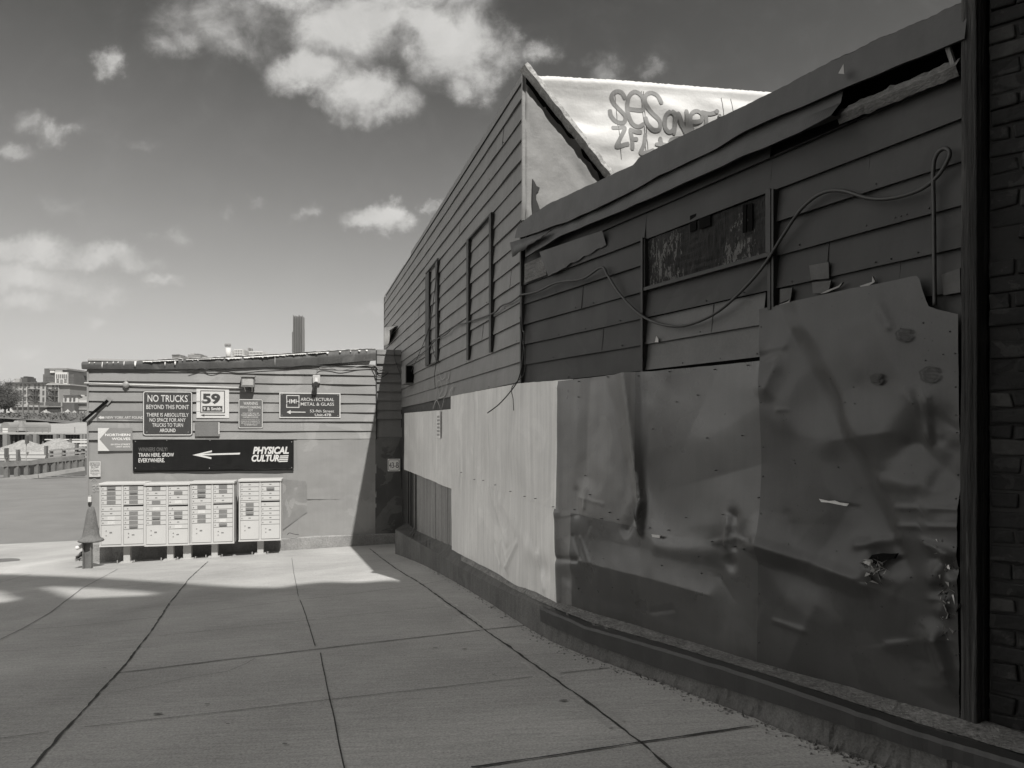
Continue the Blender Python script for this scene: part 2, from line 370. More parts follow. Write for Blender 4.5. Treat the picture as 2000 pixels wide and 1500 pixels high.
# the pavement: sheet bounded by the road kerb line on the far left
mb = MB()
kl = [ground(-900, 1066), ground(0, 1063), ground(166, 1055)]
rows = []
for i in range(161):
    x = -20 + 26 * i / 160
    ymax = lin([(p.x, p.y) for p in kl], min(x, kl[2].x)) if x < kl[2].x else kl[2].y
    rows.append([(x, -14 + (ymax + 14) * j / 90, 0) for j in range(91)])
rows = [[(x, y, zg(x, y)) for (x, y, _) in r_] for r_ in rows]
mb.grid(rows); tag(mb.build('sidewalk', M_SLAB, smooth=True), kind='structure')

def strip(mb, pts, w, dz, jw=0.25, n=None, wob=0.005, skip=0.0):
    """thin ragged strip lying on the ground through plan points"""
    P = []
    for i in range(len(pts) - 1):
        a, b = pts[i], pts[i + 1]; k = max(2, int((b - a).length / 0.06))
        for j in range(k): P.append(a.lerp(b, j / k))
    P.append(pts[-1]); L = []
    for i, p in enumerate(P):
        t = (P[min(i + 1, len(P) - 1)] - P[max(i - 1, 0)]); t.z = 0; t.normalize(); r_ = Vector((t.y, -t.x, 0))
        c = p + r_ * wob * jit(p.x, p.y, 3, 2.0)
        wl_ = w / 2 * (1 + jw * 2 * jit(p.x, p.y, 9, 9)); wr = w / 2 * (1 + jw * 2 * jit(p.x, p.y, 17, 9))
        a, b = c - r_ * wl_, c + r_ * wr
        L.append((Vector((a.x, a.y, zg(a.x, a.y) + dz)), Vector((b.x, b.y, zg(b.x, b.y) + dz)), jit(p.x, p.y, 31, 1.7)))
    for i in range(len(L) - 1):
        if skip and L[i][2] < -skip: continue
        mb.quad(L[i][0], L[i][1], L[i + 1][1], L[i + 1][0])
def gpts(*a): return [ground(x, y) for x, y in a]
def joint(pts, w, dz, name='pavement_joint', **k):
    mb = MB(); strip(mb, gpts(*pts), w, dz, **k); tag(mb.build(name, M_JOINT), kind='structure')
joint([(20, 1545), (62, 1500), (165, 1385), (243, 1300), (300, 1227), (330, 1180), (370, 1130), (406, 1097)], 0.015, 0.004, jw=0.9, wob=0.008)
def margin(pts, w, side, dz):
    mb = MB(); P = gpts(*pts); Q = []
    for i in range(len(P)):
        t_ = (P[min(i + 1, len(P) - 1)] - P[max(i - 1, 0)]).normalized(); Q.append(P[i] + Vector((t_.y, -t_.x, 0)) * side)
    strip(mb, Q, w, dz, jw=.6, skip=.05); tag(mb.build('trowelled_margin', M_MARG), kind='structure')
M_MARG = mat('trowelled concrete', .362, .8, .25, var=.2, scale=3, fine=60, fvar=.25, bump=.3, bscale=90)
JA = [(62, 1500), (165, 1385), (243, 1300), (300, 1227), (330, 1180), (370, 1130), (406, 1097)]; JC = [(1340, 1530), (1252, 1452), (1140, 1367), (1040, 1296), (948, 1231), (880, 1182), (826, 1143), (775, 1112), (745, 1090)]
for J_, k_ in ((JC, 2),):
    for s_ in (-.05, .05): margin(J_, .025, s_, .003 + .0004 * k_)
joint([(680, 1560), (672, 1500), (646, 1372), (625, 1276)], 0.0075, 0.0045)
joint([(616, 1262), (598, 1205), (586, 1172)], 0.0075, 0.0045)
joint([(583, 1165), (574, 1120), (570, 1090)], 0.005, 0.0045)
joint([(1420, 1600), (1340, 1530), (1252, 1452), (1140, 1367), (1040, 1296), (948, 1231), (880, 1182), (826, 1143), (775, 1112), (745, 1090), (722, 1072)], 0.016, 0.005, jw=0.9, wob=0.008)
joint([(226, 1316), (420, 1292), (700, 1259), (946, 1231), (1024, 1222)], 0.014, 0.0055, jw=0.4)
joint([(165, 1421), (420, 1393), (640, 1368), (1040, 1323)], 0.006, 0.0055)
joint([(1095, 1316), (1190, 1305)], 0.008, 0.0055, skip=.3)
joint([(-100, 1239), (0, 1234), (120, 1226), (320, 1205)], 0.006, 0.0058)
joint([(388, 1197), (586, 1172), (700, 1159), (822, 1143), (873, 1133)], 0.006, 0.0058, skip=0.45)
joint([(310, 1243), (590, 1214), (700, 1201), (860, 1186)], 0.005, 0.0062, skip=.3)
joint([(130, 1265), (265, 1251)], 0.005, 0.0062)
joint([(0, 1444), (95, 1431)], 0.006, 0.0062)
joint([(920, 1500), (1100, 1475), (1250, 1451), (1330, 1440), (1470, 1419)], 0.014, 0.0064, jw=0.5)
joint([(0, 1250), (45, 1228), (100, 1196), (160, 1150), (230, 1112)], 0.008, 0.0066)
joint([(-20, 1145), (0, 1138), (60, 1122)], 0.008, 0.0066)
joint([(0, 1163), (150, 1152), (290, 1141)], 0.006, 0.0068)
joint([(370, 1134), (480, 1126), (575, 1119), (700, 1104), (745, 1096)], 0.004, 0.0068)
joint([(213, 1355), (300, 1340), (380, 1322), (440, 1312), (480, 1298), (498, 1288)], 0.004, 0.007, name='pavement_crack', wob=0.05, skip=.35)
# spots: gum, stains and grit
M_SPOT = mat('gum spot', 0.13, 0.8, 0.2)
mb = MB()
for (px, py, r_) in [(308, 1396, .022), (405, 1377, .012), (205, 1306, .010), (150, 1385, .006), (907, 1269, .014), (850, 1267, .014), (965, 1319, .010), (1100, 1370, .02), (556, 1455, .010), (445, 1416, .010), (1230, 1366, .006), (1145, 1310, .007), (1290, 1335, .007), (648, 1298, .006)]:
    c = ground(px, py); n = 10; ph = rnd.random() * 6
    ring = []
    for k in range(n):
        g = 2 * math.pi * k / n; q = r_ * (0.75 + 0.4 * rnd.random())
        x, y = c.x + q * math.cos(g) * 1.5, c.y + q * math.sin(g) * .8; ring.append((x, y, zg(x, y) + 0.0085))
    mb.add(ring, (tuple(range(n)),))
tag(mb.build('pavement_stains', M_SPOT), kind='stuff')
ml = MB()
c = ground(8, 1097)
ml.lathe([(0.36, 0), (0.36, 0.008)], c + Vector((-.1, 0, 0)), 24)
tag(ml.build('manhole_cover', mat('iron cover', 0.12, 0.7, 0.4)), 'round dark iron manhole cover set in the sunlit pavement', 'manhole cover')

# ------------------------------------------------------------------ raised ledge along the clad building
L_BOT = [(772, 1081.5), (820, 1099.5), (880, 1131), (955, 1176), (1024, 1222), (1087, 1258), (1150, 1282), (1210, 1303), (1300, 1335), (1480, 1404), (1558, 1438), (1693, 1484), (2000, 1588)]
L_TOP = [(775, 1037), (820, 1062), (880, 1098), (940, 1132), (1000, 1161), (1072, 1191), (1150, 1224), (1300, 1267), (1480, 1322), (1636, 1375), (1792, 1428), (1948, 1474), (2100, 1520)]
L_BAND = [(1060, 1212), (1150, 1252), (1300, 1306), (1480, 1360), (1662, 1417), (1870, 1484), (2000, 1525)]
W_BASE = [(794, 1032), (815, 1036), (885, 1064), (980, 1110), (1010, 1128), (1099, 1174), (1300, 1236), (1480, 1289), (1620, 1326), (1766, 1366), (1891, 1399), (2000, 1428)]
LXS = [772, 790, 810, 835, 860, 890, 920, 960, 1000, 1040, 1075, 1110, 1150, 1200, 1250, 1300, 1360, 1420, 1480, 1560, 1640, 1720, 1800, 1880, 1960, 2060, 2150]
def zbase(px): return LW.z(px, lin(W_BASE, px))
front = []
for px in LXS:
    g = ground(px, lin(L_BOT, px)); yt = lin(L_TOP, px)
    front.append((g, H + (HY - yt) / F * g.y, H + (HY - lin(L_BAND, px)) / F * g.y))
mb = MB(); cols = []
dense = []
for i in range(len(LXS) - 1):
    for j in range(8): dense.append((i, j / 8))
dense.append((len(LXS) - 2, 1.0))
for (i, t) in dense:
    px = LXS[i] * (1 - t) + LXS[i + 1] * t
    g = front[i][0].lerp(front[i + 1][0], t); zt = front[i][1] * (1 - t) + front[i + 1][1] * t
    wx = max(px, 815); b = LW.px(wx, lin(W_BASE, wx), 0) if px <= 1890 else LW.pt(LW.hit(1890) + (px - 1890) * 0.0022, zbase(1890))
    if px < 815: b = LW.pt(LW.hit(815) - (815 - px) * 0.03, zbase(815))
    out = (g - b); out.z = 0; out.normalize()
    j1 = jit(px, 1, 0, .06) * .018 + jit(px, 5, 0, .3) * .01
    bb = b - out * 0.4
    top = Vector((g.x, g.y, zt)); r_ = out
    col = [Vector((g.x, g.y, g.z - 0.25)) + r_ * (0.01 + j1), Vector((g.x, g.y, g.z + .02)) + r_ * (0.012 + jit(px, 9, 0, .4) * .015)]
    for q in (0.3, 0.6, 0.85): col.append(Vector((g.x, g.y, g.z * (1 - q) + zt * q)) + r_ * (j1 * (1 - q) + jit(px, q * 9, 3, .25) * .01))
    col.append(top - r_ * 0.004); col.append(top - r_ * 0.03 + UP * 0.006)
    for q in (0.35, 0.7): p = top.lerp(b, q); p.z += 0.012 * jit(px, q * 20, 0, .5); col.append(p)
    col.append(b + UP * 0.0); col.append(bb)
    cols.append(col)
mb.grid(cols)
mb.add([cols[0][k] for k in range(len(cols[0]))] + [cols[0][-1] - UP * 1.0], (tuple(range(len(cols[0]) + 1)),))
ledge = thing('wall_ledge', 'long rough concrete ledge running along the foot of the dark clad wall', 'ledge', front[14][0])
mb.build('concrete_body', M_LEDGE, ledge)
mb = MB(); cols = []
for (i, t) in dense:
    px = LXS[i] * (1 - t) + LXS[i + 1] * t
    if px < 1060: continue
    g = front[i][0].lerp(front[i + 1][0], t); zt = front[i][1] * (1 - t) + front[i + 1][1] * t; zb = front[i][2] * (1 - t) + front[i + 1][2] * t
    d = Vector((-0.85, -0.53, 0)); wv_ = jit(px, 0, 2, .03) * .01
    o_ = 0.03 + wv_
    P = lambda off, z: Vector((g.x, g.y, z)) + d * off
    cols.append([P(-.02, zb), P(o_, zb), P(o_ + .004, zt - .012), P(o_ - .008, zt + .006), P(-.045, zt + .010), P(-.06, zt - .004)])
mb.grid(cols)
mb.build('painted_edging', M_BAND, ledge)
mb = MB(); cols = []
for (i, t) in dense:
    px = LXS[i] * (1 - t) + LXS[i + 1] * t
    if px < 900 or px > 2090: continue
    g = front[i][0].lerp(front[i + 1][0], t); zt = front[i][1] * (1 - t) + front[i + 1][1] * t; b = LW.px(px, lin(W_BASE, px), 0) if px <= 1890 else LW.pt(LW.hit(1890) + (px - 1890) * 0.0022, zbase(1890)); f = Vector((g.x, g.y, zt)); wd = min(1, (px - 900) / 150)
    cols.append([f.lerp(b, q) + UP * (.008 + .006 * abs(jit(px, q * 11, 2, .35))) for q in (.40 - .2 * wd, .34, .45, .6, .72, .86, 1.0)])
mb.grid(cols); mb.build('gritty_top', mat('gritty ledge top', .19, .95, .15, var=.5, scale=6, fine=50, fvar=.7, bump=1.0, bscale=60, bdist=.015), ledge)
# grit and weeds gathered at the foot of the ledge and on it
mb = MB()
for k in range(520):
    px = rnd.uniform(800, 1800); g = ground(px, lin(L_BOT, px)); a = abs(rnd.gauss(0, .05)); d = Vector((-0.85, -0.53, 0))
    p = g + d * (a + .012); s_ = rnd.uniform(.002, .007) * (1 if rnd.random() < .95 else 2.0)
    p.z = zg(p.x, p.y) + s_ * .5; g_ = rnd.random() * 3
    mb.box(p, (s_ * 2, s_, s_), (Vector((math.cos(g_), math.sin(g_), 0)), Vector((-math.sin(g_), math.cos(g_), 0)), UP))
tag(mb.build('grit', mat('grit', 0.2, 0.9, 0.2, var=0.5, scale=20)), kind='stuff')
mb = MB()
for k in range(90):
    px = rnd.choice([rnd.uniform(1580, 1720), rnd.uniform(800, 1500), rnd.uniform(1240, 1330)]); g = ground(px, lin(L_BOT, px)); d = Vector((-0.85, -0.53, 0))
    p = g + d * rnd.uniform(.012, .05); p.z = zg(p.x, p.y); h_ = rnd.uniform(.012, .045); q = Vector((rnd.gauss(0, .03), rnd.gauss(0, .03), h_)); w_ = Vector((rnd.gauss(0, .003), rnd.gauss(0, .003), 0))
    mb.add([p - w_, p + w_, p + q], ((0, 1, 2),))
tag(mb.build('weeds', mat('dry weed', 0.11, 0.9, 0.1)), kind='stuff')

# ------------------------------------------------------------------ siding
def siding(mb, WL, a, b, zlines, ztop, lip=0.024, wob=0.004, step=0.22, seed=0, amp=1.0):
    """lapped boards: each board hangs out at its lower edge; zlines from top to bottom"""
    n = max(2, int((b - a) / step)); ss = [a + (b - a) * i / n for i in range(n + 1)]
    zs = [ztop] + zlines
    for k in range(len(zs) - 1):
        zt, zb = zs[k], zs[k + 1]; rows = [[], [], [], []]
        for s_ in ss:
            w_ = jit(s_, k * 3.1 + seed, 0, 0.8) * wob + jit(s_, k * 1.7, seed + 5, 3.0) * wob * .5
            lo = lip * amp * (1 + .5 * jit(s_, k * 2.3, seed, 1.3))
            zb_ = zb + w_
            rows[0].append(WL.pt(s_, (zt + 0.02) if k else zt, 0.001)); rows[1].append(WL.pt(s_, (zt + zb) / 2, lo * .55 + .006 * jit(s_, k, seed, 1.1)))
            rows[2].append(WL.pt(s_, zb_, lo)); rows[3].append(WL.pt(s_, zb_ + 0.004, 0.0005))
        mb.grid(rows[:3]); mb.grid(rows[2:])
def backing(mb, WL, a, b, z0, z1, th=0.25, off=-0.002):
    WL.box(mb, a, b, z0, z1, off, off - th)

house = thing('clad_building', 'dark clad industrial building with tall lapped-siding rear and low dented metal front', 'building', C + Vector((0, 0, -.2)))
fa, fb_ = FW.hit(752), 0.0
ZTF = 4.87
zl = [4.62 - .197 * i for i in range(15)]
# rear section: siding, solid core, coping
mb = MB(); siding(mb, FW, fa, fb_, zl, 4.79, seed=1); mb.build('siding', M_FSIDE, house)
# coping strip with a ragged skyline
mb = MB(); n = 90; r0 = []; r1 = []; r2 = []
for i in range(n + 1):
    s_ = fa + (fb_ - fa) * i / n; q = jit(s_, 2, 0, 2.2) * .012 + jit(s_, 7, 0, 9) * .006
    if FW.hit(790) < s_ < FW.hit(803): q -= .05
    if s_ < FW.hit(790): q -= .03
    r0.append(FW.pt(s_, 4.785, .02)); r1.append(FW.pt(s_, ZTF + q, .012)); r2.append(FW.pt(s_, ZTF + q - .005, -.1))
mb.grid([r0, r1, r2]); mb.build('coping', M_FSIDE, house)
mb = MB(); backing(mb, FW, fa, fb_ - .05, -.75, 4.80, .10)
mb.build('wall_core', M_TRIM, house)
# roof slab of both sections
mb = MB()
P = [FW.pt(fa, 4.6, -.2), FW.pt(-1.75, 4.6, -.2), FW.pt(-1.75, 4.6, -.2) + Vector((6.3, .95, 0)), FW.pt(fa, 4.6, -.2) + Vector((6.3, .95, 0))]
mb.prism(P, (0, 0, -.12)); mb.build('roof', M_ROOF, house)
# pale corner strip
mb = MB(); FW.box(mb, -.012, .018, 3.42, 4.885, .03, -.05); mb.build('corner_strip', M_WHITED, house)
mb = MB(); FW.box(mb, fa - .03, fa + .02, 3.0, 4.8, .03, -.06); mb.build('corner_strip', M_WHITED, house)
# bent siding flap above the shed roof
mb = MB(); q0 = []; q1 = []
for i in range(9):
    t = i / 8; px = 753 + 25 * t; y0 = 640 + 40 * t * 0 - (8 if i else 0); yb = 675 - 3 * t - 26 * t ** 3
    s_ = FW.hit(px); q0.append(FW.pt(s_, FW.z(px, 640 - 4 * t), .03)); q1.append(FW.pt(s_, FW.z(px, yb), .035 + .16 * t * t))
mb.grid([q0, q1]); mb.build('bent_flap', mat('bent flap', 0.42, .5, .4), house, smooth=True, solid=.006)  # glow of sky and sun put into a lighter flap colour
# battens round the blind windows
for (x0, x1, y0, y1, x2, x3, y2, y3) in [(836, 843, 535, 714, 839, 846, 535, 714), (856, 860, 512, 703, 857, 861, 512, 703), (918, 922, 470, 703, 919, 923, 470, 703), (963, 967, 419, 688, 964, 968, 419, 688)]:
    mb = MB(); FW.box(mb, FW.hit(x0), FW.hit(x1) , FW.z((x0 + x1) / 2, y1), FW.z((x0 + x1) / 2, y0), .05, 0.0); mb.build('window_trim', M_TRIM, house)
for (x0, y0, x1, y1) in [(836, 535, 860, 512), (918, 471, 967, 421), (843, 714, 861, 703)]:
    mb = MB(); a, b = FW.px(x0, y0, .034), FW.px(x1, y1, .034); b.z = a.z; mb.bar(a, b, .03, .02); mb.build('window_trim', M_TRIM, house)
# white coated end fin with its timber coping
ED = Vector((0.93, 0.367, 0)).normalized(); EW = Wall([(C.x, C.y), pl(C, ED, 4)])
k1 = EW.hit(1182); z1 = EW.z(1182, 343)
mb = MB(); rows = []
for i in range(31):
    t = i / 30; zt = 4.86 + (z1 - 4.86) * t; rows.append([EW.pt(k1 * t, 3.0 + (zt - 3.0) * j / 30, .02 * jit(t * 3, j * .15, 0, 1.4) + .008 * jit(t * 9, j * .6, 4, 1)) for j in range(31)])
mb.grid(rows); mb.build('coated_fin', M_WHITED, house, smooth=True, solid=.05)
mb = MB(); a = EW.pt(-.02, 4.90, .07); b = EW.pt(k1 + .03, z1 - .0, .07); n = 34; cs = []
for i in range(n + 1):
    t = i / n; p = a.lerp(b, t); nn = EW.nrm(.1); dn = Vector((0, 0, -1))
    u = (b - a).normalized(); w_ = nn; v_ = u.cross(w_); v_ = v_ if v_.z > 0 else -v_
    J = lambda q: .012 * jit(t * 14, q, 3, 1.0) + .007 * jit(t * 50, q, 8, 1)
    cs.append([p + w_ * (.05 + J(1)) + v_ * (.0 + J(2)), p + w_ * (.06 + J(3)) + v_ * (-.05 + J(4)), p - w_ * .06 + v_ * (-.06 + J(7)), p - w_ * .12 + v_ * (J(5)), p + w_ * (.05 + J(1)) + v_ * (.0 + J(2))])
mb.grid(cs); mb.add(cs[0][:4], ((0, 1, 2, 3),)); mb.build('timber_coping', mat('pale split timber', 0.42, .9, .15, var=.4, scale=2, fine=40, fvar=.5, bump=1.0, bscale=40, bdist=.012), house)
mb = MB(); cs = []
for i in range(25):
    t = i / 24; p = EW.pt(k1 * t, 4.82 + (z1 - 4.86) * t, .03); wd = .07 + .03 * jit(t * 8, 3, 3) - .02 * t
    cs.append([p + UP * .03, p - UP * wd * (1.2 + .6 * jit(t * 20, 1, 5)), p - UP * wd * 1.1 - EW.nrm(.1) * .03])
mb.grid(cs); mb.build('coping_shade', M_BLACK, house)  # black strip paints the coping's shade along the fin
# dark crumbling patch in the lower corner of the fin
mb = MB(); pts = [(1036, 430), (1037, 352), (1041, 358), (1045, 366), (1051, 369), (1049, 376), (1044, 380), (1044, 392), (1048, 402), (1052, 414), (1060, 424)]
mb.prism([EW.px(x, y, .03) for x, y in pts], EW.nrm(.1) * .012); mb.build('rotten_corner', M_TRIM, house)

# front low section -------------------------------------------------
na, nb = 0.0, NW.hit(1888)
TOP = [(1034, 430), (1045, 421), (1060, 413), (1080, 400), (1110, 386), (1168, 359), (1200, 345), (1246, 325), (1258, 309), (1300, 288), (1414, 233), (1480, 203), (1521, 181), (1560, 163), (1610, 136), (1667, 107), (1780, 58), (1904, 3)]
B1 = [(1018, 468), (1040, 464), (1140, 429), (1200, 402), (1246, 379), (1300, 350), (1414, 296), (1480, 260), (1560, 225), (1662, 182), (1760, 143), (1888, 92)]
B2 = [(1042, 506), (1070, 490), (1110, 465), (1180, 437), (1246, 411), (1340, 371), (1414, 338), (1480, 309), (1560, 276), (1646, 242)]
def nz(tab, px): return NW.z(px, lin(tab, px))
def nbox(mb, x0, x1, y0t, y1t, o0, o1): pass
pxs = [1030 + (1890 - 1030) * i / 120 for i in range(121)]
def flashing(name, pxs, top, bot, o_top, o_bot, material, ragged=0.004, seed=0, curl=0.0):
    mb = MB(); rows = [[], [], [], [], []]
    for i, px in enumerate(pxs):
        s_ = NW.hit(px); zt = top(px); zb = bot(px) + ragged * jit(s_, seed, 0, 4); w_ = .012 * jit(s_, seed + 3, 0, 1.8) + .006 * jit(s_, seed + 8, 0, 6)
        t = i / (len(pxs) - 1); cu = curl * max(0, t - .88) / .12
        rows[0].append(NW.pt(s_, zt, o_top - .02)); rows[1].append(NW.pt(s_, zt - .004, o_top + w_ * .5)); rows[2].append(NW.pt(s_, (zt + zb) / 2, (o_top + o_bot) / 2 + w_))
        rows[3].append(NW.pt(s_, zb, o_bot + w_ + cu)); rows[4].append(NW.pt(s_, zb + .006, o_bot - .03 + w_))
    mb.grid(rows); return mb.build(name, material, house, solid=0.0, smooth=False)
M_FLASH = mat('roof flashing', 0.028, 0.5, 0.45, var=0.25, scale=2.2, fine=50, fvar=0.1, bump=0.12, bscale=12, bdist=0.02, streak=0.15)
flashing('roof_flashing', [1020 + (1906 - 1020) * i / 160 for i in range(161)], lambda x: nz(TOP, x) + .008 * jit(x, 3, 3, .02) + .004 * jit(x, 8, 3, .11), lambda x: nz(B1, x), .05, .085, M_FLASH, .006, 2)
flashing('lower_flashing', [1044 + (1660 - 1044) * i / 110 for i in range(111)], lambda x: nz(B1, x) + .02, lambda x: nz(B2, x), .05, .10, M_FLASH, .006, 6, curl=.05)
# parapet top seen edge on: rough roofing felt
mb = MB(); rows = [[], [], []]
for i in range(161):
    px = 1034 + (1900 - 1034) * i / 160; s_ = NW.hit(px); z_ = nz(TOP, px); q = .008 * jit(px, 3, 3, .02) + .004 * jit(px, 8, 3, .11)
    rows[0].append(NW.pt(s_, z_ + q, .045)); rows[1].append(NW.pt(s_, z_ + q + .010 + .005 * jit(px, 1, 1, .4), -.02)); rows[2].append(NW.pt(s_, z_ - .02, -.35))
mb.grid(rows); mb.build('roof_edge', M_ROOF, house)
mb = MB(); P = [NW.pt(.05, 3.1, -.2), NW.pt(nb, 3.1, -.2), NW.pt(nb, 3.1, -.2) + Vector((6, 3, 0)), NW.pt(.05, 3.1, -.2) + Vector((4, 3, 0))]
mb.prism(P, (0, 0, -.1)); mb.build('roof', M_ROOF, house)
mb = MB(); backing(mb, NW, 0.01, nb, -.3, 2.93, .24); backing(mb, NW, .01, NW.hit(1655), 2.93, 3.3, .24, -.004)
backing(mb, NW, NW.hit(1655), nb, 2.93, 3.3, .10, -.14)
mb.build('wall_core', M_BLACK, house)
zn = [2.985, 2.79, 2.605, 2.41, 2.215, 2.02, 1.83]
w0, w1 = NW.hit(1264), NW.hit(1510)
sidn = MB()
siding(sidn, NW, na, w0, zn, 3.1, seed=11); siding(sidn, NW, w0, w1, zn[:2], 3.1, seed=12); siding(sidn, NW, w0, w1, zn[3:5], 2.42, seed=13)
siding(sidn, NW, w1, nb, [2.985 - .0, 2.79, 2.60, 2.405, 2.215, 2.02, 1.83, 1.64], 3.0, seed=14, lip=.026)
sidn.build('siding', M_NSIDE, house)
mb = MB(); siding(mb, NW, w0 + .01, NW.hit(1496), [2.02, 1.83], 2.212, seed=15, wob=.002); mb.build('siding', mat('lighter siding', 0.065, .5, .4, var=.12, streak=.08), house)
# boarded window
mb = MB(); n1, n2 = 60, 26; rows = []
for i in range(n1 + 1):
    s_ = w0 + .02 + (w1 - w0 - .04) * i / n1
    rows.append([NW.pt(s_, 2.43 + .355 * j / n2, .004 + .012 * abs(jit(s_ * 40, j * .12, 1)) + .006 * jit(s_ * 9, j * .5, 7)) for j in range(n2 + 1)])
mb.grid(rows); bw = mb.build('window_board', M_BOARD, house)
mb = MB(); NW.box(mb, w0 - .005, w1 + .005, 2.408, 2.432, .045, .0); NW.box(mb, w0, w0 + .022, 2.432, 2.785, .04, 0); NW.box(mb, w1 - .012, w1 + .012, 2.432, 2.80, .05, 0)
mb.build('frame', M_TRIM, bw)
for (x0, y0, x1, y1) in [(1352, 452, 1364, 420), (1370, 445, 1392, 422), (1455, 455, 1462, 400), (1466, 452, 1474, 398)]:
    a, b, z0, z1_ = NW.rect(x0, y1, x1, y0); mb = MB(); NW.box(mb, a, b, z0, z1_, .02, .016); mb.build('broken_gap', M_BLACK, bw)
for (x, y0, y1, w_) in [(1264, 466, 727, .022), (1514, 372, 606, .022), (1521, 372, 600, .014)]:
    mb = MB(); s_ = NW.hit(x); NW.box(mb, s_ - w_ / 2, s_ + w_ / 2, NW.z(x, y1), NW.z(x, y0), .052, .0); mb.build('batten', M_TRIM, house)
mb = MB(); FW.box(mb, -.02, .02, 1.80, 3.40, .045, -.02); mb.build('corner_batten', M_TRIM, house)
for (g_, pts) in [(.065, [(1589, 520), (1627, 513), (1628, 545), (1593, 548)]), (.065, [(1595, 553), (1632, 549), (1628, 566), (1612, 574), (1596, 574)]), (.055, [(1532, 566), (1556, 563), (1553, 585), (1532, 593)]), (.06, [(1848, 538), (1884, 525), (1885, 572), (1852, 578)]),
                  (.24, [(1611, 575), (1622, 569), (1646, 560), (1655, 552), (1648, 562), (1622, 573)]), (.26, [(1688, 560), (1700, 556), (1712, 552), (1713, 540), (1718, 552), (1708, 558), (1692, 563)]), (.22, [(1530, 596), (1545, 591), (1552, 586), (1550, 592), (1536, 597)])]:
    mb = MB(); mb.prism([NW.px(x, y, .024) for x, y in pts], NW.nrm(.1) * .012); mb.build('bare_patch', mat('bare patch %d' % int(g_ * 100), g_, .6, .3, var=.3, scale=8), house)
# board joints and nail heads
mb = MB()
for k in range(70):
    WL_ = NW if k < 42 else FW; px = rnd.uniform(1035, 1880) if k < 42 else rnd.uniform(770, 1020); s_ = WL_.hit(px); zq = (zn if k < 42 else zl); i = rnd.randrange(2 if k < 42 else 1, len(zq)); z_ = zq[i] + .02
    if k < 42 and 1260 < px < 1520 and i < 4: continue
    mb.lathe([(.004, -.02), (.004, .004), (.002, .005)], WL_.pt(s_, z_, .024), 6, (WL_.dir(s_ - .01), UP, WL_.nrm(s_ - .01)))
mb.build('siding_nails', M_TRIM, house)['kind'] = 'stuff'
for (WL_, px, i) in [(NW, 1140, 3), (NW, 1395, 5), (NW, 1700, 2), (NW, 1620, 4), (NW, 1760, 5), (NW, 1180, 5), (FW, 900, 3), (FW, 985, 1), (FW, 820, 6), (FW, 945, 11), (FW, 1000, 9), (FW, 880, 13)]:
    zq = zn if WL_ is NW else zl; s_ = WL_.hit(px); mb = MB(); za, zb = zq[i] + .003, zq[i - 1] - .006; mb.hexa([WL_.pt(s_ - .0015, za, .026), WL_.pt(s_ + .0015, za, .026), WL_.pt(s_ + .0015, za, 0), WL_.pt(s_ - .0015, za, 0), WL_.pt(s_ - .0015, zb, .0065), WL_.pt(s_ + .0015, zb, .0065), WL_.pt(s_ + .0015, zb, 0), WL_.pt(s_ - .0015, zb, 0)]); mb.build('board_joint', M_TRIM, house)
# torn corner: exposed boards and a peeled sheet
mb = MB(); rows = []
for i in range(16):
    s_ = NW.hit(1031) + (NW.hit(1074) - NW.hit(1031)) * i / 15
    rows.append([NW.pt(s_, 2.80 + (2.985 - 2.80) * j / 12, .034 + .012 * abs(jit(s_ * 3, j * 2.2, 5))) for j in range(13)])
mb.grid(rows); mb.build('exposed_boards', M_WOODH, house)
mb = MB(); rows = []
for i in range(14):
    t = i / 13; a = NW.px(1068 + 118 * t, 494 - 30 * t - 12 * t, .05 + .03 * (1 - t)); b = NW.px(1080 + 110 * t, 541 - 62 * t + 4 * jit(t * 9, 1, 2), .03 + .02 * (1 - t)); rows.append([a, a.lerp(b, .5) + NW.nrm(.1) * .02 * jit(t * 4, 2, 2), b])
mb.grid(rows); mb.build('peeled_sheet', M_FLASH, house, smooth=True)
mb = MB(); rows = []
for i in range(12):
    t = i / 11; a = NW.px(1014 + 84 * t, 476 - 24 * t, .10); b = NW.px(1024 + 60 * t, 505 - 40 * t + 5 * jit(t * 12, 4, 2), .13 + .03 * jit(t * 6, 1, 1)); rows.append([a, b])
mb.grid(rows); mb.build('peeled_sheet', M_FLASH, house, smooth=True, solid=.004)
# open hole under the flashing at the right, with the exposed timber
mb = MB(); a, b = NW.px(1652, 232, .03), NW.px(1886, 136, .03); n = 26; cs = []
for i in range(n + 1):
    t = i / n; p = a.lerp(b, t); nn = NW.nrm(.1); J = lambda q: .010 * jit(t * 12, q, 1) + .008 * jit(t * 40, q, 5)
    cs.append([p - UP * (.04 + J(1)) + nn * .02, p + nn * (.045 + J(2)), p + UP * (.045 + J(3)) + nn * (.01 + J(6)), p + UP * (.05) - nn * .12, p - UP * .04 - nn * .12])
mb.grid(cs); mb.build('exposed_timber', M_WOODH, house)
mb = MB(); a = NW.px(1663, 152, .10)
mb.add([a, a + NW.dir(1) * .03 + UP * .035, a + NW.dir(1) * .05 - UP * .03 + NW.nrm(.1) * .02], ((0, 1, 2),)); mb.build('torn_corner', M_WHITED, house, solid=.002)
for (a, b) in [((1864, 96, .05), (1876, 132, .05)), ((1746, 168, -.05), (1756, 182, -.05))]: mb = MB(); mb.bar(NW.px(*a), NW.px(*b), .02, .018); mb.build('hanging_strip', M_WOODW, house)

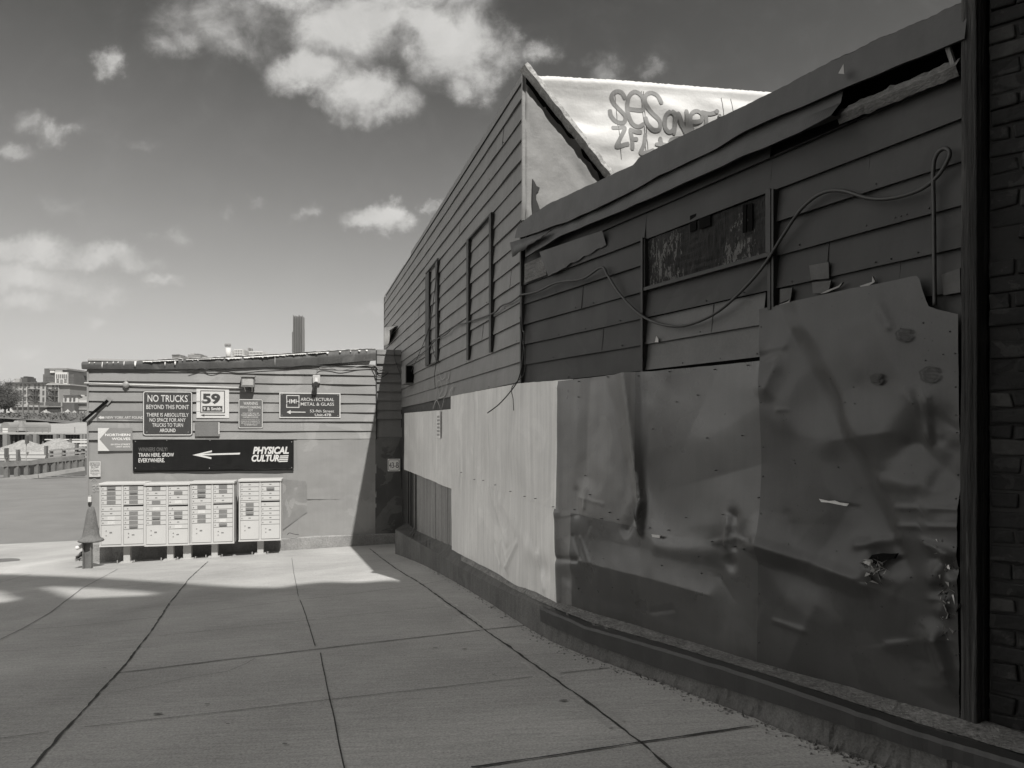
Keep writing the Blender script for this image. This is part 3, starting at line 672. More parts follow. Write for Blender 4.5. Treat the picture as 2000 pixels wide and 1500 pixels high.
# ------------------------------------------------------------------ dented sheet metal
RID = []
def ridge(p0, p1, w, amp, taper=1, sharp=0.0):
    a = (LW.hit(p0[0]), LW.z(*p0)); b = (LW.hit(p1[0]), LW.z(*p1)); RID.append((a, b, w, amp, taper, sharp))
def dent(p, w, amp, ax=1.0): a = (LW.hit(p[0]), LW.z(*p)); RID.append((a, a, w, amp, -1, ax))
# large folds: crisp creases with flat facets (left width, right width, height, taper towards the lower end)
FOLD = []
def fold(p0, p1, wl, wr, amp, tp=0.0, grow=0.0): FOLD.append(((LW.hit(p0[0]), LW.z(*p0)), (LW.hit(p1[0]), LW.z(*p1)), wl, wr, amp, tp, grow))
fold((1238, 715), (1267, 1005), .26, .20, .075, .72); fold((1266, 985), (1268, 1036), .07, .03, .045, .2); fold((1262, 985), (1238, 1036), .10, .05, -.02)
fold((1532, 602), (1620, 775), .30, .13, -.045, .1); fold((1620, 775), (1765, 1062), .26, .12, -.05, .35)
fold((1420, 700), (1300, 960), .5, .5, -.03); fold((1300, 960), (1500, 905), .3, .3, -.03); fold((1160, 745), (1150, 930), .12, .25, -.018)
fold((1130, 1090), (1400, 1160), .25, .2, .022); fold((1500, 1065), (1690, 1128), .10, .22, .03); fold((1852, 1246), (1870, 1330), .16, .05, .035)
fold((1800, 860), (1888, 940), .2, .2, -.03); fold((1640, 860), (1760, 845), .12, .25, .018); fold((1690, 960), (1590, 1120), .3, .3, -.025); fold((1610, 1180), (1560, 1290), .2, .3, .02)
fold((1560, 640), (1510, 760), .12, .10, .018); fold((1720, 620), (1800, 780), .25, .2, .018)
dent((1330, 965), .34, -.05); dent((1400, 820), .5, -.02); dent((1470, 760), .3, .02)
ridge((1098, 760), (1102, 1000), .05, .022, 0); ridge((1100, 1000), (1104, 1170), .04, .03, 0, .5)
ridge((1155, 955), (1152, 990), .022, .022, 0); ridge((1135, 960), (1138, 1000), .05, -.02, 0)
ridge((1100, 1090), (1140, 1092), .03, -.03, 0); dent((1075, 1110), .10, -.05, .6); ridge((1062, 1080), (1075, 1150), .05, .035, 0, .4); dent((1120, 1125), .07, -.03); dent((1040, 1075), .12, .03)
ridge((1020, 1060), (1000, 1110), .03, .03, 0); ridge((990, 1050), (1004, 1118), .022, .028, 0); ridge((976, 1060), (990, 1115), .025, -.02, 0); ridge((968, 960), (1000, 1060), .06, .02, 0)
ridge((975, 960), (1060, 1090), .09, .02, 0); ridge((966, 780), (958, 950), .05, .012, 0); ridge((930, 780), (935, 950), .06, -.010, 0); ridge((1040, 760), (1030, 960), .08, -.012, 0); dent((1010, 890), .25, .012)
ridge((1300, 1065), (1400, 1078), .08, .02, 0); dent((1420, 1130), .22, -.03); dent((1250, 1120), .25, .025)
ridge((1434, 1010), (1430, 1065), .022, .026, 0); ridge((1447, 1010), (1447, 1068), .03, -.015, 0); dent((1440, 1100), .04, -.035); dent((1442, 1008), .035, -.03)
dent((1560, 900), .28, -.035); dent((1660, 700), .35, .02); dent((1545, 820), .10, .015); ridge((1500, 700), (1540, 690), .04, -.02, 0)
ridge((1640, 830), (1760, 850), .18, .02, 0); dent((1700, 950), .2, -.03); ridge((1735, 940), (1850, 945), .05, .02, 0); ridge((1770, 990), (1888, 992), .015, .010, 0); ridge((1770, 1025), (1888, 1027), .012, .010, 0)
ridge((1798, 770), (1830, 860), .03, .022, 0); ridge((1830, 775), (1830, 860), .02, .02, 0); dent((1850, 830), .07, -.03); ridge((1852, 860), (1790, 870), .03, -.015, 0); ridge((1740, 600), (1760, 640), .025, .015, 0)
ridge((1845, 940), (1875, 880), .05, -.03, 0); ridge((1868, 1080), (1845, 1130), .03, .035, 0); ridge((1850, 1090), (1884, 1110), .03, -.03, 0); ridge((1880, 1130), (1862, 1190), .028, .03, 0); dent((1862, 1150), .05, -.03); ridge((1830, 1060), (1880, 1080), .025, .025, 0)
ridge((1750, 1255), (1852, 1245), .05, .014, 0, .6); ridge((1850, 1245), (1868, 1300), .05, .03, 0); dent((1838, 1285), .14, -.03); dent((1640, 1230), .35, -.03); dent((1560, 1170), .12, .02)
ridge((1490, 1060), (1690, 1130), .10, .025, 0, .4); dent((1735, 1085), .05, -.05); ridge((1690, 1062), (1770, 1050), .03, .02, 0); dent((1725, 1110), .06, .03)
ridge((1530, 1210), (1590, 1228), .02, .012, 0)
rf = random.Random(41)
for k in range(40):      # small sharp crumples, most of them along the torn right edge, the bottom left corner and the seams
    c = rf.choice([(rf.gauss(1862, 16), rf.uniform(760, 1330)), (rf.gauss(1010, 40), rf.uniform(1010, 1115)), (rf.gauss(1120, 25), rf.uniform(940, 1170)), (rf.uniform(1130, 1880), rf.uniform(780, 1250)), (rf.gauss(1735, 35), rf.gauss(1090, 35)), (rf.gauss(1440, 25), rf.gauss(1050, 40))])
    if c[0] > 1885: continue
    an = rf.choice([rf.gauss(1.57, .35), rf.uniform(0, 3.14)]); ln = rf.uniform(14, 55)
    fold(c, (c[0] + ln * math.cos(an), c[1] + ln * math.sin(an)), rf.uniform(.02, .06), rf.uniform(.012, .04), rf.choice([-1, 1]) * rf.uniform(.002, .006), rf.uniform(0, .7))
def hsh(s_, z):
    h = .016 * noise.noise(Vector((s_ * 1.1, z * 1.0, 2))) + .007 * noise.noise(Vector((s_ * 3.0, z * 2.2, 6))) + .002 * noise.noise(Vector((s_ * 9, z * 7, 1)))
    for (a, b, w, amp, tp, sh) in RID:
        dx, dz = b[0] - a[0], b[1] - a[1]; L2 = dx * dx + dz * dz
        if tp == -1:
            r2 = ((s_ - a[0]) * (s_ - a[0]) * sh + (z - a[1]) * (z - a[1])) / (w * w)
            if r2 < 9: h += .6 * amp * math.exp(-r2)
            continue
        t = ((s_ - a[0]) * dx + (z - a[1]) * dz) / L2
        tc_ = min(1, max(0, t)); ex, ez = s_ - a[0] - dx * tc_, z - a[1] - dz * tc_; d = math.hypot(ex, ez)
        side = (s_ - a[0]) * dz - (z - a[1]) * dx
        ww = w * (1 - .75 * tc_ if tp == 1 else 1)
        if side < 0: ww *= (1 - sh)     # one steep side
        q = d / ww
        if q < 4: h += .6 * amp * math.exp(-q * 1.2 if q > 1 else -q * q * 1.2)
    for (a, b, wl, wr, amp, tp, gr) in FOLD:
        dx, dz = b[0] - a[0], b[1] - a[1]; L2 = dx * dx + dz * dz; L = math.sqrt(L2)
        if abs(s_ - (a[0] + b[0]) / 2) > L / 2 + wl + wr + .1: continue
        t = ((s_ - a[0]) * dx + (z - a[1]) * dz) / L2; tc_ = min(1, max(0, t)); sd = ((s_ - a[0]) * dz - (z - a[1]) * dx) / L
        w = (wl if sd > 0 else wr) * (1 - tp * tc_) * (1 + .25 * noise.noise(Vector((t * 4 + a[0], sd * 2, 3))))
        q = 1 - math.hypot(sd / w, (t - tc_) * L / (.7 * max(wl, wr)))
        if q > 0: h += amp * (1 - .5 * tp * tc_ if not gr else .15 + .85 * tc_ ** gr) * q ** 1.35
    return h if h > -.01 else -.01 - .03 * (1 - math.exp((h + .01) / .03))
def sheet(name, material, x0, x1, top, bot, off, dens=.022, extra=0.0, rag=.003, seed=0, fade=True):
    a, b = LW.hit(x0), LW.hit(x1); n = max(4, int((b - a) / dens)); rows = []
    # px lookup along s
    tabx = [(LW.hit(x0 + (x1 - x0) * i / 40), x0 + (x1 - x0) * i / 40) for i in range(41)]
    for i in range(n + 1):
        s_ = a + (b - a) * i / n; px = lin(tabx, s_); zt = top(px) + rag * jit(s_, seed, 1, 7); zb = bot(px)
        mm = max(4, int((2.2 if zt - zb > 1.2 else zt - zb) / dens)); mm = int((150 if zt - zb > 1.2 else 75) * .022 / dens) if dens < .02 else (84 if zt - zb > 1.2 else 40)
        row = []
        for j in range(mm + 1):
            z_ = zb + (zt - zb) * j / mm
            row.append(LW.pt(s_, z_, 0) + LWN(s_) * (off + .045 + hsh(s_, z_)))
        rows.append(row)
    MBS = [r_ for r_ in rows]
    k = max(len(r_) for r_ in MBS); 
    mb = MB(); mb.grid([r_ if len(r_) == k else r_ + [r_[-1]] * (k - len(r_)) for r_ in MBS]); mb.sm = True
    return mb.build(name, material, house)
def LWN(s_):
    v = Vector()
    for q in (-.09, -.045, 0, .045, .09): v += LW.nrm(s_ + q)
    return v.normalized()
SEAM = [(794, 895), (888, 925), (980, 957), (1040, 976), (1100, 995), (1300, 1038), (1520, 1085)]
PLK = [(812, 924), (889, 955)]
def zt_(tab): return lambda px: LW.z(px, lin(tab, px))
base_ = lambda px: LW.z(px, lin(W_BASE, px) + 3) - .03
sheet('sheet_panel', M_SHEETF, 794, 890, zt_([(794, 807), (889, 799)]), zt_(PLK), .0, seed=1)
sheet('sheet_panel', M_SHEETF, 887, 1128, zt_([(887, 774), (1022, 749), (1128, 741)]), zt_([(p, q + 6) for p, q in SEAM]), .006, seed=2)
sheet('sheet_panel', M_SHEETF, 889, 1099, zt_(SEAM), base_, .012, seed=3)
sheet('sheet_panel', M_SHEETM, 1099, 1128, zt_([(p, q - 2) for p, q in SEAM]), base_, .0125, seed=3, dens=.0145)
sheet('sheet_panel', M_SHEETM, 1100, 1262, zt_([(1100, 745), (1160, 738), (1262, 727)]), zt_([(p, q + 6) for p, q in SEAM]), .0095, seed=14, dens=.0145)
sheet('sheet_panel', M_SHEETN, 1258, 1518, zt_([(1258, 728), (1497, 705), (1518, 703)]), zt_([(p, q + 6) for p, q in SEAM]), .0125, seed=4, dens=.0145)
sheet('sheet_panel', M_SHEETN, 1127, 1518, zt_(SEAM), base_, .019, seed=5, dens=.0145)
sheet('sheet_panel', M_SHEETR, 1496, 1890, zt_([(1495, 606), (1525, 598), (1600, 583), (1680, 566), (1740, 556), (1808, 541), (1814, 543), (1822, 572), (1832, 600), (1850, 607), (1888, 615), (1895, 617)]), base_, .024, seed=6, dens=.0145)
# torn hole, bent scraps and a scrap of pale tape on the metal
mb = MB(); pts = [(1717, 1090), (1725, 1081), (1742, 1078), (1760, 1079), (1774, 1078), (1768, 1088), (1750, 1092), (1738, 1098), (1722, 1099)]
mb.prism([LW.px(x, y, .07) for x, y in pts], LW.nrm(3) * .014); mb.build('torn_hole', M_BLACK, house)
mb = MB()
for k in range(46):
    c = LW.px(1728 + rnd.gauss(0, 14), 1110 + rnd.gauss(0, 11), .075 + rnd.uniform(0, .02)); q = [Vector((rnd.gauss(0, 1), rnd.gauss(0, 1), rnd.gauss(0, 1))) * .016 for _ in range(3)]
    mb.add([c + v for v in q], ((0, 1, 2),))
for k in range(60):
    c = LW.px(1868 + rnd.gauss(0, 9), 1160 + rnd.gauss(0, 60), .07 + rnd.uniform(0, .015)); q = [Vector((rnd.gauss(0, 1), rnd.gauss(0, 1), rnd.gauss(0, 1.6))) * .012 for _ in range(3)]
    mb.add([c + v for v in q], ((0, 1, 2),))
mb.build('torn_scraps', mat('bare torn metal', 0.30, .4, .5, metal=.4), house)['kind'] = 'stuff'
M_TORN = mat('torn pale label', .42, .7, .3)
for (WL_, o_, pts) in [(LW, .085, [(1622, 973), (1640, 977), (1652, 976), (1662, 980), (1680, 982), (1676, 987), (1660, 984), (1640, 980), (1626, 979)]), (LW, .082, [(1291, 1042), (1309, 1044), (1307, 1049), (1293, 1047)]), (NW, .034, [(1287, 669), (1290, 657), (1294, 663), (1294, 669)])]:
    mb = MB(); mb.prism([WL_.px(x, y, o_) for x, y in pts], WL_.nrm(3) * .004); mb.build('torn_label', M_TORN, house)
# nail heads and punctures
mb = MB()
for k in range(45):
    px = rnd.uniform(1110, 1880); y0 = lin([(1110, 760), (1495, 720), (1500, 620), (1880, 630)], px); py = rnd.uniform(y0, lin(W_BASE, px) - 30)
    s_ = LW.hit(px); z_ = LW.z(px, py); c = LW.pt(s_, z_, 0) + LWN(s_) * (.07 + hsh(s_, z_)); d, n_ = LW.dir(s_), LWN(s_); r_ = rnd.uniform(.002, .0042)
    mb.lathe([(r_, -.03), (r_, .003), (r_ * .4, .005)], c, 6, (d, UP, n_))
for (p0, p1, n) in [((900, 922), (1100, 990), 8), ((1110, 992), (1510, 1078), 8), ((1500, 620), (1500, 1280), 9), ((1130, 745), (1490, 712), 6), ((1884, 640), (1884, 1380), 12)]:
    for i in range(n):
        t = (i + rnd.uniform(.1, .9)) / n; px = p0[0] + (p1[0] - p0[0]) * t; py = p0[1] + (p1[1] - p0[1]) * t + rnd.uniform(-3, 3)
        s_ = LW.hit(px); z_ = LW.z(px, py); c = LW.pt(s_, z_, 0) + LWN(s_) * (.07 + hsh(s_, z_)); mb.lathe([(.0033, -.03), (.0033, .003), (.002, .004)], c, 6, (LW.dir(s_), UP, LWN(s_)))
mb.build('nail_heads', M_TRIM, house)['kind'] = 'stuff'
# weathered plank panel and dark recess next to the shed
a, b = FW.hit(816), FW.hit(889.5); n = 7
for i in range(n):
    s0, s1 = a + (b - a) * i / n, a + (b - a) * (i + 1) / n - .012
    px = lin([(FW.hit(816 + q), 816 + q) for q in range(0, 74, 6)], (s0 + s1) / 2)
    mb = MB(); FW.box(mb, s0, s1, FW.z(px, lin(W_BASE, px)) - .02, FW.z(px, lin(PLK, px)) + .02, .012 + .01 * rnd.random(), -.001); mb.build('plank', M_WOODW, house)
for (x0, x1, y0, y1) in [(797.5, 800, 880, 1035), (802, 804.5, 880, 1034), (807, 809, 878, 1034), (811, 812.5, 925, 1035)]:
    mb = MB(); FW.box(mb, FW.hit(x0), FW.hit(x1), FW.z(x0, y1), FW.z(x0, y0), .03, 0); mb.build('jamb_strip', M_TRIM if x0 < 810 else M_WOODW, house)

# ------------------------------------------------------------------ timber post and brick building at the right
s_ = NW.hit(1893); post = MB(); cs = []
pd = NW.dir(s_ - .01); pn = NW.nrm(s_ - .01); c0 = NW.pt(s_ + .035, 0, 0)
for i in range(121):
    z_ = zbase(1880) + (3.55 - zbase(1880)) * i / 120; row = []
    for k in range(41):
        g = 2 * math.pi * k / 40; ux, uy = math.cos(g), math.sin(g); m_ = max(abs(ux), abs(uy)) ** .8
        rr = .036 / m_ * (1 + .16 * jit(k % 40 * 1.3, z_ * .4, 0) + .12 * jit(k % 40 * 2.1, z_ * 2, 5))
        row.append(c0 + pd * (rr * ux + .006 * jit(z_, 2, 2)) + pn * (rr * uy * 1.4 + .02) + UP * z_)
    cs.append(row)
post.grid(cs); tag(post.build('timber_post', M_POST, smooth=True), 'cracked black timber post where the metal wall meets the brick', 'post')
BP = c0 + pd * .05; BDv = Vector((0.77, -0.64, 0)).normalized()
brick = thing('brick_building', 'tall black-painted brick building at the right edge beside the timber post', 'building', BP)
BW_ = Wall([(BP.x, BP.y), pl(BP, BDv, 1.5)])
mb = MB(); mb2 = MB(); ch = .074
zc = -.70
for k in range(-6, 56):
    ch = rnd.uniform(.064, .082); z0 = zc; zc += ch; o_ = (k % 2) * .1 + rnd.uniform(-.02, .02); s0 = -.02
    while s0 < 1.5:
        L = .205 if s0 > 0 else .12 + o_; s1 = min(1.5, s0 + L); o = rnd.uniform(-.008, .012); j_ = lambda: rnd.uniform(-.007, .007)
        if rnd.random() < .95:
            P = [(max(s0, 0.0) + .002 + j_(), z0 + .002 + j_()), (s1 - .004 + j_(), z0 + .002 + j_()), (s1 - .004 + j_(), z0 + ch - .005 + j_()), (max(s0, 0) + .002 + j_(), z0 + ch - .005 + j_())]
            (mb2 if rnd.random() < .09 else mb).hexa([BW_.pt(*P[0], o), BW_.pt(*P[1], o + j_()), BW_.pt(*P[1], -.08), BW_.pt(*P[0], -.08), BW_.pt(*P[3], o + j_()), BW_.pt(*P[2], o), BW_.pt(*P[2], -.08), BW_.pt(*P[3], -.08)])
        s0 = s1
mb.build('brickwork', M_BRICK, brick, bevel=.008); mb2.build('bare_brick', mat('bare brick', .05, .9, .15, var=.5, scale=8, bump=.8, bscale=40), brick, bevel=.008)['kind'] = 'stuff'
e1 = BP + BDv * 1.5; e2 = e1 + ND * 9.5
foot = [BP - BW_.nrm(0) * .012, e1 - BW_.nrm(0) * .012, e2, e2 + Vector((7, 3, 0)), BP + Vector((7.5, 2.5, 0))]
mb = MB(); mb.prism([Vector((p.x, p.y, -.6)) for p in foot], (0, 0, 8.4)); mb.build('wall', mat('sooty brick wall', 0.03, .8, .2, var=.3), brick)
# white coated parapet beyond the low roof, with spray tags
GW = Wall([(0.2, 8.25), (6.5, 9.2)])
wallg = thing('parapet_wall', 'bright white coated parapet wall with grey spray tags above the low roof', 'wall', (2, 8.6, 3.2))
GT = [(1030, 147), (1074, 148), (1200, 155), (1300, 163), (1400, 171), (1530, 181), (1640, 192)]
def gdisp0(s_, z_): return .07 * noise.noise(Vector((s_ * .9, z_ * 2.2, 1))) + .045 * noise.noise(Vector((s_ * 1.9 + z_, z_ * 4.4, 5))) + .008 * noise.noise(Vector((s_ * 4, z_ * 7, 5)))
GTS = [(GW.hit(1030 + 860 * i / 40), GW.z(1030 + 860 * i / 40, lin(GT, 1030 + 860 * i / 40))) for i in range(41)]
def gdisp(s_, z_): return gdisp0(s_, z_) * min(1, max(.2, .3 + (lin(GTS, s_) - .12 - z_) / .35))
mb = MB(); rows = []
for i in range(281):
    px = 1030 + 860 * i / 280; s_ = GW.hit(px); z1_ = GW.z(px, lin(GT, px)) + .01 * jit(px, 1, 1, .2)
    row = [GW.pt(s_, z1_ - .05, -.2), GW.pt(s_, z1_ + .0, -.12), GW.pt(s_, z1_ + .005, -.02), GW.pt(s_, z1_ - .02, .012), GW.pt(s_, z1_ - .07, .012)]
    for j in range(90): z_ = z1_ - .12 - 2.2 * j / 89; row.append(GW.pt(s_, z_, gdisp(s_, z_)))
    rows.append(row)
mb.grid(rows); mb.build('coated_face', M_WHITE, wallg, smooth=True)
for x in (1201, 1252, 1256, 1408, 1427):
    mb = MB(); cs = []
    for j in range(30):
        t = j / 29; py = lin(GT, x) + 20 + 136 * t; s_ = GW.hit(x + 12 * t + jit(j, x, 0, .6)); z_ = GW.z(x, py); cs.append(GW.pt(s_, z_, gdisp(s_, z_) + .001))
    mb.tube(cs, .004, 5); mb.build('seam', mat('seam line', .12, .8), wallg)
def stroke(mb, WL, pts, w, disp, off0):
    """painted stroke: a ribbon through pixel points on a wall"""
    P = [(WL.hit(x), WL.z(x, y)) for x, y in pts]; Q = []
    for i in range(len(P) - 1):
        p0, p1, p2, p3 = P[max(i - 1, 0)], P[i], P[i + 1], P[min(i + 2, len(P) - 1)]
        for j in range(8):
            t = j / 8; f = lambda k: .5 * (2 * p1[k] + (p2[k] - p0[k]) * t + (2 * p0[k] - 5 * p1[k] + 4 * p2[k] - p3[k]) * t * t + (3 * p1[k] - p0[k] - 3 * p2[k] + p3[k]) * t ** 3)
            Q.append((f(0), f(1)))
    Q.append(P[-1]); rows = []; n = len(Q)
    for i, (a, b) in enumerate(Q):
        x0, y0 = Q[max(i - 1, 0)]; x1, y1 = Q[min(i + 1, n - 1)]; d = math.hypot(x1 - x0, y1 - y0) or 1; nx, ny = -(y1 - y0) / d, (x1 - x0) / d
        e = min(i, n - 1 - i); ww = w / 2 * min(1, .55 + .25 * e); o_ = off0 + .0005 * i / n
        rows.append([WL.pt(a + nx * q * ww, b + ny * q * ww, disp(a + nx * q * ww, b + ny * q * ww) + o_) for q in (-1, -.5, 0, .5, 1)])
    mb.grid(rows)
M_SPRAY = mat('grey spray paint', 0.25, .6, .2, var=.2, scale=6, fvar=.15)
TAG1 = [[(1222, 194), (1214, 181), (1203, 179), (1195, 187), (1200, 201), (1214, 217), (1222, 228), (1218, 239), (1204, 237), (1194, 225), (1192, 212)],
        [(1223, 210), (1240, 214), (1256, 213), (1254, 191), (1240, 180), (1228, 190), (1226, 216), (1234, 240), (1246, 248), (1258, 242)],
        [(1291, 206), (1284, 189), (1272, 182), (1261, 187), (1259, 201), (1272, 220), (1288, 237), (1288, 252), (1276, 254), (1264, 243), (1260, 228)],
        [(1308, 220), (1299, 228), (1299, 248), (1308, 257), (1317, 250), (1317, 228), (1308, 220)], [(1318, 262), (1320, 225), (1333, 246), (1346, 264), (1341, 240), (1337, 217)],
        [(1346, 240), (1360, 240), (1369, 236), (1369, 225), (1358, 219), (1347, 227), (1347, 243), (1357, 261)], [(1367, 220), (1384, 224), (1398, 221)], [(1376, 224), (1378, 240), (1376, 254)]]
TAG2 = [[(1194, 250), (1206, 250), (1220, 250), (1210, 272), (1203, 288), (1220, 284), (1228, 282)], [(1230, 254), (1234, 276), (1235, 294)], [(1228, 252), (1242, 258), (1254, 258)], [(1232, 273), (1246, 272)],
        [(1261, 260), (1258, 282), (1252, 298), (1266, 297), (1279, 292)], [(1290, 266), (1294, 288)], [(1280, 281), (1308, 282)], [(1332, 268), (1316, 270), (1312, 274), (1322, 282), (1326, 290)]]
for nm, T in (('upper_tag', TAG1), ('lower_tag', TAG2)):
    mb = MB()
    for i, st in enumerate(T): stroke(mb, GW, st, .05, gdisp, .004 + .0007 * i)
    for (x, y, r_) in ([(1398, 220, .028), (1403, 228, .02), (1409, 233, .014)] if nm == 'upper_tag' else []):
        s_ = GW.hit(x); z_ = GW.z(x, y); mb.lathe([(r_, -.01), (r_, .0)], GW.pt(s_, z_, gdisp(s_, z_) + .012), 12, (GW.dir(1), UP, GW.nrm(1)))
    mb.build(nm, M_SPRAY, wallg)
mb = MB(); p = NW.px(1226, 335, -.25)
for k in range(7): q = p + Vector((-.035 + .012 * k, 0, 0)); mb.bar(q, q + UP * (.10 + .04 * rnd.random()), .013, .02)
tag(mb.build('roof_stub', M_WOODW), 'short broken wooden stub standing on the low roof', 'wooden stub')

# ------------------------------------------------------------------ lettering
M_INK = mat('black ink', 0.03, .6, .3, var=.1)
M_PAINTW = mat('white sign paint', 0.58, .5, .3, var=.04)
M_SIGND = mat('dark sign face', 0.055, .45, .4, var=.12, scale=2, streak=.08)
M_SIGNM = mat('mid grey sign face', 0.13, .45, .4, var=.08, streak=.06)
M_BANNER = mat('black banner', 0.010, .4, .4, var=.2, scale=2, streak=.3)
def glyphs(mb, WL, body, pxc, pyc, wpx, hpx, off, bold=0.0, shear=0.0):
    """letters as flat faces lying just in front of a wall, fitted to a box given in photo pixels"""
    cu = bpy.data.curves.new('letters', 'FONT'); cu.body = body; cu.size = 1.0; cu.offset = bold; cu.shear = shear; cu.resolution_u = 3
    ob = bpy.data.objects.new('letters', cu); COL.objects.link(ob)
    dg = bpy.context.evaluated_depsgraph_get(); me = bpy.data.meshes.new_from_object(ob.evaluated_get(dg))
    vs = [v.co.copy() for v in me.vertices]; fs = [tuple(p.vertices) for p in me.polygons]
    bpy.data.objects.remove(ob); bpy.data.curves.remove(cu); bpy.data.meshes.remove(me)
    if not vs: return
    x0, x1 = min(v.x for v in vs), max(v.x for v in vs); y0, y1 = min(v.y for v in vs), max(v.y for v in vs)
    a, b = WL.hit(pxc - wpx / 2), WL.hit(pxc + wpx / 2); hh = hpx / F * WL.depth(pxc); zc = WL.z(pxc, pyc) - hh / 2
    mb.add([WL.pt(a + (b - a) * (v.x - x0) / (x1 - x0), zc + hh * (v.y - y0) / (y1 - y0), off) for v in vs], fs)
def lettering(WL, lines, off, material, parent, name='lettering'):
    mb = MB()
    for l_ in lines: glyphs(mb, WL, *l_[:5], off, *(l_[5:] if len(l_) > 5 else ()))
    return mb.build(name, material, parent)
def rrect(WL, x0, y0, x1, y1, rad, off):
    a, b, z0, z1 = WL.rect(x0, y0, x1, y1); pts = []
    for (cx, cz, g0) in ((b - rad, z1 - rad, 0), (a + rad, z1 - rad, 90), (a + rad, z0 + rad, 180), (b - rad, z0 + rad, 270)):
        for k in range(5): g = R(g0 + 90 * k / 4); pts.append(WL.pt(cx + rad * math.cos(g), cz + rad * math.sin(g), off))
    return pts
def panel(WL, x0, y0, x1, y1, rad, o0, o1): mb = MB(); mb.prism(rrect(WL, x0, y0, x1, y1, rad, o0), WL.nrm(-1) * (o1 - o0)); return mb
def border(WL, x0, y0, x1, y1, rad, w, off):
    A = rrect(WL, x0, y0, x1, y1, rad, off); B = rrect(WL, x0 + w, y0 + w, x1 - w, y1 - w, max(.002, rad - w * .01), off); mb = MB(); n = len(A)
    mb.add(A + B, [(i, (i + 1) % n, n + (i + 1) % n, n + i) for i in range(n)]); return mb
def poly(WL, pts, off, th=0.0):
    mb = MB(); P = [WL.px(x, y, off) for x, y in pts]
    if th: mb.prism(P, WL.nrm(-1) * th)
    else: mb.add(P, (tuple(range(len(P))),))
    return mb
def sign(name, label, WL, x0, y0, x1, y1, rad, material, off=.035, th=.006):
    c = WL.px((x0 + x1) / 2, y1, off); t = thing(name, label, 'sign', c, 'signs and plates on the shed front')
    panel(WL, x0, y0, x1, y1, rad, off, off + th).build('panel', material, t); return t, off + th
def bolts(WL, pts, off, parent):
    for (x, y) in pts:
        mb = MB(); mb.lathe([(.010, 0), (.008, .004)], WL.px(x, y, off), 8, (WL.dir(-1), UP, WL.nrm(-1))); mb.build('bolt', M_GALV, parent)
M_GALV = mat('galvanised steel', 0.42, .45, .5, metal=.5, var=.15)

# ------------------------------------------------------------------ shed
SL = SW.hit(172)
shed = thing('shed', 'low flat-roofed shed with lapped siding and sheet metal, covered in signs', 'shed', SW.pt(-2.6, -1.1))
ssl = SW.hit(735)
zs_ = [3.00 - .1965 * k for k in range(11)]; zs_ = [SW.z(440, 747.5) + .1965 * 2 - .1965 * k for k in range(9)]
zlow = SW.z(440, 858)
zs_ = [z for z in zs_ if z > zlow + .05] + [zlow]
FT = [(160, 707), (230, 706), (300, 704.5), (380, 701), (480, 697), (560, 692), (640, 687), (735, 682), (790, 680)]
FB = [(160, 721), (230, 721.5), (300, 722), (400, 721), (480, 718.5), (580, 716), (660, 710), (733, 704), (790, 702)]
mb = MB(); siding(mb, SW, SL, ssl - .012, zs_, SW.z(440, 706), lip=.036, seed=21, wob=.006, step=.16)
mb.build('siding', M_SSIDE, shed)
zr = [SW.z(760, 693) - .1965 * k for k in range(8)]; zr = [z for z in zr if z > SW.z(760, 853) + .05] + [SW.z(760, 853)]
mb = MB(); siding(mb, SW, ssl + .01, -.02, zr, SW.z(760, 683), lip=.038, seed=22, wob=.004); mb.build('siding', mat('shaded corner siding', .17, .6, .3, var=.1, streak=.1), shed)  # shade of the recessed corner put into a darker siding colour
mb = MB(); SW.box(mb, ssl - .012, ssl + .012, SW.z(735, 858), SW.z(735, 684), .036, 0); SW.box(mb, -.05, .0, SW.z(785, 1035), SW.z(785, 683), .02, -.02); mb.build('corner_upright', M_TRIM, shed)  # dark strips stand in for the shadow gaps beside the end column
mb = MB(); SW.box(mb, SL - .012, SL + .02, -1.1, SW.z(175, 722), .034, -.02); mb.build('corner_upright', M_SSIDE, shed)
# solid body behind
dback = SW.nrm(-1) * -4.5
mb = MB(); P = [SW.pt(SL, -1.4, -.003), SW.pt(.6, -1.4, -.003), SW.pt(.6, -1.4, -.003) + dback, SW.pt(SL, -1.4, -.003) + dback]
mb.prism(P, UP * (SW.z(440, 722) + 1.4)); mb.build('body', M_SSIDE, shed)
# fascia with white roof coating dripping over it
mb = MB(); n = 130; rows = [[], [], [], []]; rw = [[], [], []]
for i in range(n + 1):
    px = 162 + (734 - 162) * i / n; s_ = SW.hit(px); zt = SW.z(px, lin(FT, px)); zb = SW.z(px, lin(FB, px)); w_ = .015 * jit(px, 4, 0, .03) + .006 * jit(px, 9, 0, .15)
    q = .012 * jit(px, 2, 0, .12)
    rows[0].append(SW.pt(s_, zt + q, .03)); rows[1].append(SW.pt(s_, zt - .03 + q, .085 + w_)); rows[2].append(SW.pt(s_, (zt + zb) / 2, .085 + w_ * 2)); rows[3].append(SW.pt(s_, zb, .07 + w_))
    wf = min(1, max(0, (px - 230) / 80)); rw[0].append(SW.pt(s_, zt + q + .004 + .014 * wf, .02)); rw[1].append(SW.pt(s_, zt + .004 + .03 * wf + .012 * wf * jit(px, 7, 1, .2), -.1)); rw[2].append(SW.pt(s_, zt + .01, -4.4))
mb.grid(rows); mb.grid([rows[3], [p - SW.nrm(-1) * .1 for p in rows[3]]]); fas = mb.build('fascia', mat('shed fascia', 0.085, .6, .3, var=.3, scale=2.5, streak=.2, patch=.6, patch_g=.13, patch_scale=2.5), shed, smooth=True)
mb = MB(); mb.grid(rw); mb.build('roof', M_WHITE, shed, smooth=True)
mb = MB()
